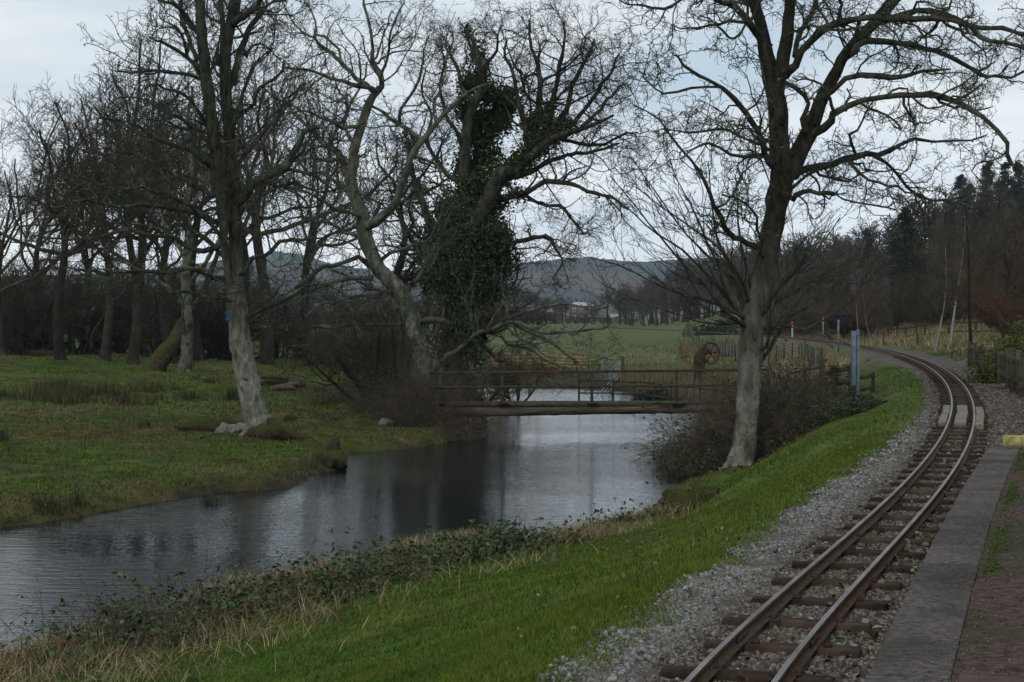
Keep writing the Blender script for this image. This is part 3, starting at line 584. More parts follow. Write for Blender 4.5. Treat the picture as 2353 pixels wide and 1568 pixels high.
# ivy topped posts and lineside rails beside the right hand tree
def pz(x, y, d): return PX(x, y, d)
def post_obj(x, ytop, ybot, d, w, name, label, mt='wood', cat='post', ivy=0):
    t = pz(x, ytop, d); g = gz1(t[0], t[1]); r_ = thing(name, label, cat, (t[0], t[1], g))
    MB().box((0, 0, (t[2] - g) / 2 - .15), (w, w, t[2] - g + .3), bevel=.015, jit=.006).build('shaft', M[mt], r_)
    if ivy:
        n = 260; P = np.stack([RNG.normal(0, .075, n), RNG.normal(0, .075, n), (t[2] - g) * (1 - np.abs(RNG.normal(0, .35, n)))], -1); V, Fc = leaf_cards(P, RNG.uniform(.05, .08, n), RNG, .1)
        mesh('ivy', V, Fc, M['leaf'], r_, col=colpick([(.02, .035, .01), (.03, .05, .015), (.035, .025, .012)], n, RNG))
    return r_
p1 = post_obj(1917, 841, 925, 44, .14, 'fence_post', 'ivy-capped timber post, left of the two beside the grey sign pole', ivy=1)
p2_ = post_obj(1958, 838, 930, 43, .15, 'fence_post', 'ivy-capped timber post standing right next to the grey sign pole', ivy=1)
for ya, yb, lab in ((861, 845, 'upper rail slotted between the ivy-capped posts'), (884, 878, 'lower rail slotted between the ivy-capped posts')):
    A_, B_ = pz(1880, ya, 45.5), pz(1960, yb, 43)
    tag(MB().beam(A_ + [0, -.1, 0], B_ + [0, -.1, 0], .04, .12, jit=.004).build('fence_rail', M['wood']), lab, 'rail')
fence('rail_fence', 'short low timber fence on the grass just right of the grey sign pole', [wx_(1900, 49), wx_(1955, 49), wx_(2006, 48.5)], .55, [.15, .5], 1.3, pw=.1, rh=.1)
sg = thing('lineside_sign', 'tall grey lineside sign on a pole, seen almost edge-on from behind', 'sign', tuple(pz(1971, 925, 40.5)))
s0_ = pz(1971, 925, 40.5); g = gz1(s0_[0], s0_[1]); sg.location = (s0_[0], s0_[1], g); top = pz(1971, 758, 40.5)[2] - g
MB().tube([(0, 0, -.2), (0, 0, top)], .038, 12).build('pole', M['greypaint'], sg, smooth=True)
MB().box((-.085, .1, top - .66), (.1, .42, 1.26), rz=-.12, bevel=.006).build('sign_back', M['greypaint'], sg)
for zz in (.12, .45, .83, 1.2): MB().box((-.03, .0, top - zz), (.13, .1, .03), bevel=.004).build('clamp', M['galv'], sg)
# fences to the right of the line
fence('paddock_fence', 'dark post and rail fence crossing the rough grass below the wood', [wx_(2040, 118), wx_(2120, 112), wx_(2230, 106), wx_(2420, 100)], 1.15, [.45, 1.0], 3.0, pw=.12, rh=.09)
def pale(name, label, a, b, n, h, mt='wood', w=.13):
    a = np.array(a); b = np.array(b); g0 = gz1(*a); r_ = thing(name, label, 'fence', (*a, g0)); o0 = np.array([*a, g0])
    for i in range(n):
        k = i / (n - 1); x, y = a * (1 - k) + b * k; hh = h * random.uniform(.85, 1.1)
        MB().box(np.array([x, y, gz1(x, y) + hh / 2 - .05]) - o0, (w * random.uniform(.7, 1.2), .07, hh + .1), rz=random.uniform(-.3, .3), bevel=.01, jit=.006).build('pale', M[mt], r_)
    for zz in (.3, .78): MB().beam(np.array([*a, gz1(*a) + h * zz]) - o0 + [0, .07, 0], np.array([*b, gz1(*b) + h * zz]) - o0 + [0, .07, 0], .05, .1, jit=.004).build('rail', M[mt], r_)
    return r_
pale('picket_fence', 'broken dark picket fence at the foot of the birch trunk on the right', wx_(2228, 60), wx_(2268, 55), 8, .8)
pale('sleeper_fence', 'crooked fence of old upright sleepers at the right edge below the gorse', wx_(2293, 47), wx_(2352, 38.5), 7, .95, w=.2)
def bush_twigs(): pass
# wire fence along the far pasture
def wire_fence(label, pts, h, sp):
    pts = np.array(pts, float); L_ = np.concatenate([[0], np.cumsum(np.linalg.norm(np.diff(pts, axis=0), axis=1))]); n = int(L_[-1] / sp) + 1; s_ = np.linspace(0, L_[-1], n)
    X = np.interp(s_, L_, pts[:, 0]); Y = np.interp(s_, L_, pts[:, 1]); Z = gz(X, Y); r_ = thing('wire_fence', label, 'fence', (X[0], Y[0], Z[0])); o0 = np.array([X[0], Y[0], Z[0]])
    for i in range(n): MB().tube(np.array([(X[i], Y[i], Z[i] - .1), (X[i] + random.uniform(-.05, .05), Y[i], Z[i] + h * random.uniform(.95, 1.12))]) - o0, .05, 6).build('post', M['wood'], r_)
    wv = MB()
    for hz in np.linspace(.1, h * .92, 6): wv.tube(np.stack([X, Y, Z + hz], 1) - o0, .008, 3, cap=False)
    for i in range(n - 1):
        for k in np.linspace(0, 1, 8)[:-1]:
            x, y, z = X[i] * (1 - k) + X[i + 1] * k, Y[i] * (1 - k) + Y[i + 1] * k, Z[i] * (1 - k) + Z[i + 1] * k; wv.tube(np.array([(x, y, z + .1), (x, y, z + h * .92)]) - o0, .006, 3, cap=False)
    wv.build('wire_mesh', M['galv'], r_)
wire_fence('curving stock fence of thin posts and grey wire mesh between pasture and line', [wx_(1890, 66), wx_(1882, 76), wx_(1862, 88), wx_(1835, 98), wx_(1780, 106), wx_(1700, 118), wx_(1620, 150), wx_(1570, 190)], 1.15, 2.6)
fence('corral_fence', 'leaning brace and corner post where the stock fence ends by the reeds', [wx_(1810, 74), wx_(1888, 66)], .9, [.6], 3.4, pw=.12)
# metal gates by the hay
def gate(label, A_, B_, h=1.15, n=6):
    A_ = np.array(A_, float); B_ = np.array(B_, float); r_ = thing('metal_gate', label, 'gate', tuple(A_)); d = B_ - A_
    f = MB()
    for e_ in (np.zeros(3), d): f.tube([e_, e_ + [0, 0, h]], .03, 8)
    f.build('frame', M['galv'], r_)
    for i in range(n): MB().tube([np.array([0, 0, .1 + i * (h - .12) / (n - 1)]), d + [0, 0, .1 + i * (h - .12) / (n - 1)]], .022, 8).build('bar', M['galv'], r_)
    MB().tube([np.array([0, 0, .1]), d + [0, 0, h - .05]], .018, 6).build('brace', M['galv'], r_)
def gp3(x, d, dz=0): X, Y = wx_(x, d); return (X, Y, gz1(X, Y) + dz)
gate('galvanised field gate standing upright by the stone gatepost', gp3(1425, 97), gp3(1384, 92, .1))
gate('galvanised gate sagging open into the mud, nearer the water', gp3(1405, 84, -.05), gp3(1360, 79, -.25), 1.1)
gate('galvanised sheep hurdle tilted beside the sagging gate', gp3(1400, 88, .1), gp3(1425, 95, .25), .9, 5)
X, Y = wx_(1428, 97.5); mb = MB().box((0, 0, .6), (.3, .3, 1.4), bevel=.06, jit=.02); r_ = mb.build('gatepost', M['wood']); r_.location = (X, Y, gz1(X, Y)); tag(r_, 'thick weathered gatepost at the end of the metal gates', 'post')
# low bridge-side fence beyond the water on the right
fence('waterside_fence', 'low timber fence running through the reeds beyond the right end of the bridge', [wx_(1330, 79), wx_(1404, 79), wx_(1479, 77), wx_(1560, 74), wx_(1640, 70)], 1.0, [.35, .9], 1.6, pw=.08, rh=.06)

# ------------------------------------------------------------------ house and odd far things
dh = 690.; hx_ = (1336 - HX) / FP * dh; gzh = EYE - (738 - HY) / FP * dh
ho = thing('brick_house', 'distant two-storey brick farmhouse with pale hipped slate roof', 'house', (hx_, dh, gzh))
W_, Dp, eh = 9.6, 9.0, (738 - 703) / FP * dh
MB().box((0, 0, eh / 2), (W_, Dp, eh)).build('wall', M['brick'], ho)
rf = mesh('roof', [(-W_ / 2 - .3, -Dp / 2 - .3, eh + .02), (W_ / 2 + .3, -Dp / 2 - .3, eh + .02), (W_ / 2 + .3, Dp / 2 + .3, eh + .02), (-W_ / 2 - .3, Dp / 2 + .3, eh + .02), (-2.6, 0, eh + 1.5), (2.6, 0, eh + 1.5)], [np.array([(0, 1, 5, 4), (2, 3, 4, 5)]), np.array([(1, 2, 5), (3, 0, 4)])], M['slate'], ho)
for cx_, cyy in ((-W_ / 2 + .3, 1.5), (.3, .6), (W_ / 2 - .3, 1.5)): MB().box((cx_, cyy, eh + (1.1 if abs(cx_) > 1 else 1.7)), (.8 if abs(cx_) > 1 else 1.8, .6, 1.7 if abs(cx_) > 1 else .8)).build('chimney', M['brick'], rf)
for wx0, wz0 in ((-3, 4.4), (-.1, 4.4), (2.7, 4.4), (-3, 1.6), (2.7, 1.6)):
    f_ = MB().box((wx0, -Dp / 2 - .03, wz0), (.95, .1, 1.5)).build('window', M['white'], ho); MB().box((wx0, -Dp / 2 - .1, wz0), (.6, .04, 1.1)).build('pane', M['glass'], f_)
d_ = MB().box((-.1, -Dp / 2 - .05, 1.1), (1.0, .1, 2.1)).build('door', M['white'], ho)
for x, y, w2, h2, d, lab, nm in ((1262, 722, 3, 1.2, 600, 'small white shed far off beside the pasture trees, left of the farmhouse', 'shed'), (1412, 733, 2.6, 1.0, 560, 'tiny white van-sized shed below the round trees right of the farmhouse', 'shed')):
    p_ = PX(x, y, d); b = MB().box((0, 0, h2 / 2), (w2, 2, h2)); V_ = np.array([(-w2 / 2 - .1, -1.1, h2), (w2 / 2 + .1, -1.1, h2), (w2 / 2 + .1, 1.1, h2), (-w2 / 2 - .1, 1.1, h2), (-w2 / 2, 0, h2 + .5), (w2 / 2, 0, h2 + .5)])
    r_ = thing(nm, lab, 'shed', tuple(p_)); b.build('wall', M['white'], r_); mesh('roof', V_, [np.array([(0, 1, 5, 4), (2, 3, 4, 5)]), np.array([(1, 2, 5), (3, 0, 4)])], M['slate'], r_)
# red and white marker, thin poles, container
X, Y = wx_(1820, 165); g = gz1(X, Y); zt = PX(1820, 738, 165)[2]; r_ = thing('marker_post', 'small red-topped white marker post by the far line', 'marker', (X, Y, zt - 1.3)); MB().box((0, 0, .25), (.16, .06, 1.9), bevel=.01).build('shaft', M['white'], r_); MB().box((0, 0, 1.08), (.24, .07, .28), bevel=.02).build('red_board', M['red'], r_)
for px_, yt, yb, d, lab in ((1891, 728, 768, 120, 'slim grey pole standing left of the dark container'), (1926, 735, 790, 95, 'slim grey pole rising from the straw grass in front of the dark container'), (1558, 745, 760, 230, 'short pale post at the far end of the stock fence')):
    t_ = pz(px_, yt, d); g = gz1(t_[0], t_[1]); r_ = thing('lineside_pole', lab, 'pole', (t_[0], t_[1], g)); MB().tube([(0, 0, -.2), (0, 0, t_[2] - g)], .055, 8).build('shaft', M['greypaint'], r_); MB().box((0, -.02, t_[2] - g - .12), (.12, .05, .22), bevel=.01).build('number_plate', M['greypaint'], r_)
X, Y = wx_(1931, 150); g = PX(1931, 754, 150)[2]; r_ = thing('storage_container', 'dark blue-black container half hidden in brown scrub near the line', 'container', (X, Y, g)); MB().box((0, 0, .5), (1.9, 1.4, 1.1), bevel=.03).build('body', M['bluebox'], r_); MB().box((0, 0, 1.09), (2.0, 1.5, .06), bevel=.01).build('lid', M['bluebox'], r_)
# iron wheel on an old stump by the reeds
wl = pz(1632, 812, 78); g = gz1(wl[0], wl[1])
stp = MB().tube([(wl[0] - .5, wl[1], g - .3), (wl[0] - .5, wl[1], g + .8), (wl[0] - .45, wl[1], wl[2] - .15), (wl[0] - .15, wl[1], wl[2] + .25)], [.3, .24, .28, .15], 12, n=14, rough=.08).build('mossy_stump', M['mosslog'], smooth=True); tag(stp, 'tall mossy dead stump propping the rusty wheel above the brambles', 'stump')
wh = thing('iron_wheel', 'rusty spoked iron wheel propped on the stump among the reeds', 'wheel', tuple(wl)); wh.rotation_euler = (0, .15, .5)
a_ = np.linspace(0, 2 * math.pi, 41); MB().tube(np.stack([.47 * np.cos(a_), 0 * a_, .47 * np.sin(a_)], 1), .045, 8, cap=False).build('rim', M['iron'], wh, smooth=True)
MB().tube([(0, -.06, 0), (0, .06, 0)], .06, 12).build('hub', M['iron'], wh)
for i in range(6): MB().tube([(0, 0, 0), (.46 * math.cos(i * math.pi / 3 + .3), 0, .46 * math.sin(i * math.pi / 3 + .3))], .028, 6).build('spoke', M['iron'], wh)
# hay heap
X, Y = wx_(1225, 100); V, Fc = ICO; n = 5000; th = RNG.uniform(0, 6.28, n); rr = np.sqrt(RNG.random(n)); P0 = np.stack([X + 2.8 * rr * np.cos(th), Y + 1.6 * rr * np.sin(th), gz1(X, Y) + .9 * (1 - rr**1.5) * RNG.uniform(.3, 1, n)], -1)
dd = norm(RNG.standard_normal((n, 3)) * [1, 1, .35]) * .35; sd_ = norm(np.cross(dd, RNG.standard_normal((n, 3)))) * .02
V = np.stack([P0 - dd / 2, P0 + sd_, P0 + dd / 2, P0 - sd_], 1).reshape(-1, 3); tag(mesh('hay_heap', V, np.arange(n * 4).reshape(-1, 4), M['hay']), 'heap of rotting orange-brown hay in the muddy corner by the board fence', 'hay')
# logs, stones, stumps and molehills on the meadow
def log_obj(label, x, y, d, ln, r, az, el=0, mt='mosslog', name='log', cut=True, dz=0.):
    X, Y = wx_(x, d); g = gz1(X, Y) + r * .8 + dz; o = thing(name, label, 'log', (X, Y, g)); v = np.array([math.cos(az) * math.cos(el), math.sin(az) * math.cos(el), math.sin(el)]) * ln / 2
    MB().tube([-v, v * .3 + [0, 0, .02], v], [r, r * .93, r * .85], 12, n=12, rough=.06).build('bark', M[mt], o, smooth=True)
    if cut:
        for sgn, r2_ in ((-1, r), (1, r * .85)): MB().tube([v * sgn, v * sgn * 1.01], r2_ * .9, 14).build('cut_face', M['cutwood'], o)
    return o
log_obj('short thick log with red sawn end, right end of the log pile', 683, 858, 78, .8, .22, .9)
log_obj('mossy log leaning at the left of the log pile', 622, 860, 79, 1.5, .16, .2, .12)
log_obj('split pale log lying across the log pile', 655, 858, 77, 1.3, .11, .3, .2, 'log')
log_obj('slim log on top of the log pile', 640, 850, 78.5, 1.6, .1, -.1, -.08, dz=.25)
log_obj('brown branch log at the foot of the log pile', 650, 864, 76.5, 1.1, .12, .5, 0, 'log')
for i, (x, d, ln) in enumerate(((12, 118, 2.0), (60, 117, 2.3), (95, 116, 1.6))): log_obj(['cut log at the far left end of the meadow log row, red sawn end showing', 'mossy sawn log in the middle of the meadow log row', 'darkest mossy log at the right of the meadow log row'][i], x, 826, d, ln, .24, .15)
def rock_obj(name, label, cat, x, d, size, mt, seed, sink=.3, mossy=0):
    X, Y = wx_(x, d); g = gz1(X, Y); v, f = ICO; r = np.random.default_rng(seed)
    # subdivide once and roughen
    V = list(v); F2 = []; cache = {}
    def midp(a, b):
        k = (min(a, b), max(a, b))
        if k not in cache: V.append((V[a] + V[b]) / 2 * 1.12); cache[k] = len(V) - 1
        return cache[k]
    for a, b, c in f:
        ab, bc, ca = midp(a, b), midp(b, c), midp(c, a); F2 += [(a, ab, ca), (b, bc, ab), (c, ca, bc), (ab, bc, ca)]
    V1 = V; F1 = F2; F2 = []; cache = {}
    for a, b, c in F1:
        ab, bc, ca = midp(a, b), midp(b, c), midp(c, a); F2 += [(a, ab, ca), (b, bc, ab), (c, ca, bc), (ab, bc, ca)]
    V = norm(np.array(V)) * 1.05; q3 = V * 3 + seed; V = V * (1 + .16 * np.sin(q3[:, :1] * 1.7 + q3[:, 1:2]) + .12 * np.sin(q3[:, 1:2] * 3.1 + q3[:, 2:] * 2) + .08 * np.sin(q3[:, 2:] * 5 + q3[:, :1] * 4)) * (1 + r.normal(0, .035, (len(V), 1))) * np.array(size) / 2; V[:, 2] += size[2] * (.5 - sink)
    o = mesh(name, V, np.array(F2), M[mt], smooth=mt != 'rock', loc=(X, Y, g)); o.rotation_euler = (0, 0, r.uniform(-.3, .3)); return tag(o, label, cat)
rock_obj('boulder', 'pale grey boulder lying left of the white trunk base', 'stone', 519, 50.5, (.62, .5, .42), 'rock', 1)
rock_obj('boulder', 'long low pale stone touching the white trunk base', 'stone', 548, 50, (.6, .5, .36), 'rock', 2)
rock_obj('mossy_bank', 'mossy root bank left of the two pale stones', 'bank', 470, 51, (1.6, .6, .45), 'mosslog', 3)
rock_obj('mossy_stump', 'low mossy stump at the water edge', 'stump', 758, 43, (.75, .6, .5), 'mosslog', 4)
rock_obj('small_stump', 'small dark stump in the middle of the meadow', 'stump', 331, 52, (.32, .3, .35), 'mosslog', 5)
rock_obj('mossy_stone', 'mossy stone right of the white trunk on the bank', 'stone', 665, 54, (.4, .4, .32), 'mosslog', 6)
rock_obj('flat_stone', 'flat pale stone near the bramble at the bank end', 'stone', 885, 60, (.6, .4, .2), 'rock', 7)
rock_obj('earth_mound', 'bare reddish stone block under the bank end brambles', 'stone', 885, 54.5, (.5, .35, .3), 'rock', 8)
rock_obj('flat_stone', 'flat grey stone at the foot of the sleeper fence', 'stone', 2335, 43, (.8, .6, .2), 'rock', 18)
for i, (x, d, w2) in enumerate(((50, 66, .55), (245, 68, .45), (135, 62, .3))): rock_obj('molehill', ['large dark molehill left on the meadow in front of the rushes', 'dark molehill on the meadow under the right end of the rushes', 'faint small molehill between the other two'][i], 'molehill', x, d, (w2, w2, .2), 'mosslog', 10 + i, .5)
# upright broken stump by the water
X, Y = wx_(763, 44.5); g = gz1(X, Y); b = MB(); b.tube([(0, 0, -.2), (.02, 0, .2), (.06, 0, .42), (.12, .0, .56)], [.25, .2, .15, .07], 12, n=12, rough=.1); o = b.build('broken_stump', M['mosslog'], smooth=True); o.location = (X, Y, g); tag(o, 'dark jagged broken stump standing on the bank above the water', 'stump')
#@@PART3
# ------------------------------------------------------------------ trees
def spawn(P, R, rng, dens, Lm, ang=(35, 70), tmin=.12, rr=.6, rmin=.006, N=6, gn=.22, up=.04, ratio=.75, rmax=9, taper=.35, upd=.0, tip=0):
    """children of many branches at once"""
    B, n, _ = P.shape; seg = np.linalg.norm(np.diff(P, axis=1), axis=2); Ln = seg.sum(1)
    cnt = np.floor(dens * Ln * (1 - tmin) + rng.random(B)).astype(int); idx = np.repeat(np.arange(B), cnt); m = len(idx)
    if m == 0: return np.zeros((0, N, 3)), np.zeros((0, N))
    t = tmin + (1 - tmin) * rng.random(m) ** (1 / (1 + tip)); f = t * (n - 1); i = np.minimum(f.astype(int), n - 2); fr = (f - i)[:, None]
    pos = P[idx, i] * (1 - fr) + P[idx, i + 1] * fr; T = norm(P[idx, i + 1] - P[idx, i]); r0 = R[idx, i] * (1 - fr[:, 0]) + R[idx, i + 1] * fr[:, 0]
    Pp = norm(np.cross(T, norm(rng.standard_normal((m, 3))))); a = np.radians(rng.uniform(ang[0], ang[1], m))[:, None]
    d = norm(np.cos(a) * T + np.sin(a) * Pp + np.array([0, 0, upd])); L_ = np.minimum(Lm * rng.uniform(.45, 1.3, m), ratio * Ln[idx]) * (1 - .45 * t)
    out = np.zeros((m, N, 3)); out[:, 0] = pos; st = L_ / (N - 1)
    for k in range(1, N):
        d = norm(d + gn * rng.standard_normal((m, 3)) + np.array([0, 0, up])); out[:, k] = out[:, k - 1] + d * st[:, None]
    rs = np.clip(np.minimum(r0 * rr * rng.uniform(.7, 1.1, m), rmax), rmin, None); re = np.maximum(rs * taper, rmin * .8)
    RR = rs[:, None] + (re - rs)[:, None] * np.linspace(0, 1, N)[None]
    return out, RR
def lv(dens, L_, **k): return dict(dens=dens, Lm=L_, **k)
def mesh_levels(name, levels, m, parent, sides):
    V = []; F = []; n = 0
    for (P, R), s_ in zip(levels, sides):
        if len(P) == 0: continue
        v, q = tubes(P, R, s_); V.append(v); F.append(q + n); n += len(v)
    if not V: return None
    return mesh(name, np.vstack(V), np.vstack(F), m, parent, smooth=True)
def limb_pts(spec, d0, dz, rng, wob=.05, step=.35):
    a = np.array(spec, float); n0 = len(a); dep = d0 + dz * np.linspace(0, 1, n0) ** .8
    P = np.stack([PX(x, y, dd) for (x, y), dd in zip(a[:, :2], dep)])
    L_ = np.linalg.norm(np.diff(P, axis=0), axis=1).sum(); n = max(8, int(L_ / step)); Q = catmull(P, n)
    w_ = np.interp(np.linspace(0, 1, n), np.linspace(0, 1, n0), a[:, 2]) / 2 / FP * d0 if a.shape[1] > 2 else None
    jit = rng.normal(0, wob, (n, 3)); jit[1:-1] = (jit[:-2] + jit[1:-1] + jit[2:]) / 2; jit[0] = 0; jit[-1] *= .5
    if w_ is not None: jit *= np.minimum(1, .08 / np.maximum(w_, .02))[:, None]
    return Q + jit, w_
def big_tree(name, label, cat, d0, trunk, limbs, lvls, rng, bark, limbbark, twig, base=None, side=None, rough=.075, sides=14, lich=2600):
    """trunk: list of stems (x,y,width); limbs: list of (points(x,y,width), depth drift)"""
    b0 = PX(trunk[0][0][0], trunk[0][0][1], d0); b0[2] = gz1(b0[0], b0[1]); root = thing(name, label, cat, tuple(b0)); stems = []
    tm = MB()
    for st_ in trunk:
        a = st_[0] if isinstance(st_, tuple) else st_; dz = st_[1] if isinstance(st_, tuple) else 0
        Q, w_ = limb_pts(a, d0, dz, rng, .03, .25)
        v, q = tubes(Q - b0, w_, sides, rough, rng); tm.add(v, q); stems.append((Q, w_))
    # root flare
    Q, w_ = stems[0]
    for k in range(6):
        an = k * 1.05 + rng.uniform(-.3, .3); dd = np.array([math.cos(an), math.sin(an), 0]); r0 = w_[0]
        pts = np.array([Q[0] + [0, 0, r0 * 1.3] + dd * r0 * .3, Q[0] + dd * r0 * .7 + [0, 0, r0 * .4], Q[0] + dd * r0 * 1.15 - [0, 0, r0 * .05], Q[0] + dd * r0 * 1.8 - [0, 0, r0 * .5]]) - b0
        tm.tube(pts, [r0 * .5, r0 * .42, r0 * .3, r0 * .12], 8, n=8, rough=.06)
    # knots
    for Q, w_ in stems[:1]:
        for _ in range(14):
            i = rng.integers(2, len(Q) - 2); an = rng.uniform(0, 6.28); dd = np.array([math.cos(an), math.sin(an), rng.uniform(0, .4)]); tm.tube(np.array([Q[i] + dd * w_[i] * .7, Q[i] + dd * w_[i] * 1.12]) - b0, [w_[i] * .32, w_[i] * .14], 7, rough=.1)
    tm.build('trunk', bark, root, smooth=True)
    anchors = []
    def dress(P, R, par, lvset, tw):
        cur = (P, R); lev = []
        for k, l_ in enumerate(lvset):
            cur = spawn(*cur, rng=rng, **l_)
            if len(cur[0]) == 0: break
            lev.append(cur)
        return lev
    for pts, dz in limbs:
        Q, w_ = limb_pts(pts, d0, dz, rng, .07, .3); w_ = w_ * (1 + rng.normal(0, .10, len(w_))); w_ = np.maximum(w_, .012)
        # a curled, forked end
        cur = (Q[None] - b0, w_[None]); lev = dress(*cur, root, lvls, twig)
        few = sum(len(l_[0]) for l_ in lev[1:]) < 40; anchors.append(cur[0].reshape(-1, 3))
        if lev: anchors += [lev[0][0][:, ::2].reshape(-1, 3)]
        lb = mesh_levels('limb', [cur] + (lev if few else lev[:1]), limbbark, root, [9, 5, 3, 3, 3])
        if not few: mesh_levels('twigs', lev[1:], twig, lb, [3] * 5)
    if side:
        for s_, (q0, q1) in side:
            for Q, w_ in stems:
                n = len(Q); cur = (Q[None, int(n * q0):max(int(n * q1), int(n * q0) + 4)] - b0, w_[None, int(n * q0):max(int(n * q1), int(n * q0) + 4)]); first = spawn(*cur, rng=rng, **s_)
                for k in range(len(first[0])):
                    lev = dress(first[0][k:k + 1], first[1][k:k + 1], root, lvls, twig)
                    few = sum(len(l_[0]) for l_ in lev[1:]) < 40
                    lb = mesh_levels('limb', [(first[0][k:k + 1], first[1][k:k + 1])] + (lev if few else lev[:1]), limbbark, root, [7, 4, 3, 3, 3])
                    if not few: mesh_levels('twigs', lev[1:], twig, lb, [3] * 5)
    if lich and anchors:
        A = np.vstack(anchors); A = A[rng.integers(0, len(A), lich)]; A = A + rng.normal(0, .03, A.shape); s_ = d0 / 45
        V, Fc = leaf_cards(A, rng.uniform(.025, .065, len(A)) * s_, rng, 0, .5, .9)
        mesh('lichen', V, Fc, M['leaf'], root, col=colpick([(.10, .115, .08), (.065, .08, .05), (.14, .15, .11), (.05, .055, .02)], len(A), rng))
    return root, b0, stems

def gnarly(k=1., g=.3, dens=1.):
    return [lv(2.2 * dens, 2.6 * k, ang=(35, 75), N=9, gn=g, up=.05, rr=.5, rmin=.011), lv(3.4 * dens, 1.15 * k, ang=(35, 80), N=7, gn=g * 1.25, up=.04, rr=.6, rmin=.0075),
            lv(5.8 * dens, .5 * k, ang=(30, 75), N=5, gn=g * 1.35, up=.03, rr=.6, rmin=.006), lv(7.0 * dens, .28 * k, ang=(25, 65), N=3, gn=g, up=.02, rr=.8, rmin=.005, tmin=.3)]
R_ = np.random.default_rng
# --- the right hand tree (T4)
T4trunk = [[(1703, 1072, 60), (1710, 1020, 52), (1714, 960, 50), (1719, 900, 50), (1722, 850, 51), (1726, 790, 52), (1732, 730, 54), (1745, 680, 50), (1757, 620, 48), (1768, 560, 46), (1780, 500, 47), (1790, 450, 52), (1797, 405, 52), (1793, 350, 45), (1789, 300, 42), (1786, 240, 42), (1770, 170, 40), (1757, 110, 33), (1745, 60, 26), (1733, 0, 22), (1722, -80, 17), (1705, -180, 10)],
 ([(1797, 420, 44), (1822, 380, 42), (1847, 325, 40), (1870, 275, 36), (1893, 220, 30), (1920, 170, 27), (1945, 126, 25), (1980, 85, 24), (2012, 50, 26), (2057, 0, 22), (2100, -60, 16), (2130, -140, 10)], 1.2),
 ([(1782, 215, 38), (1796, 150, 32), (1806, 95, 28), (1813, 40, 26), (1815, 0, 24), (1820, -80, 18), (1815, -160, 10)], -.8)]
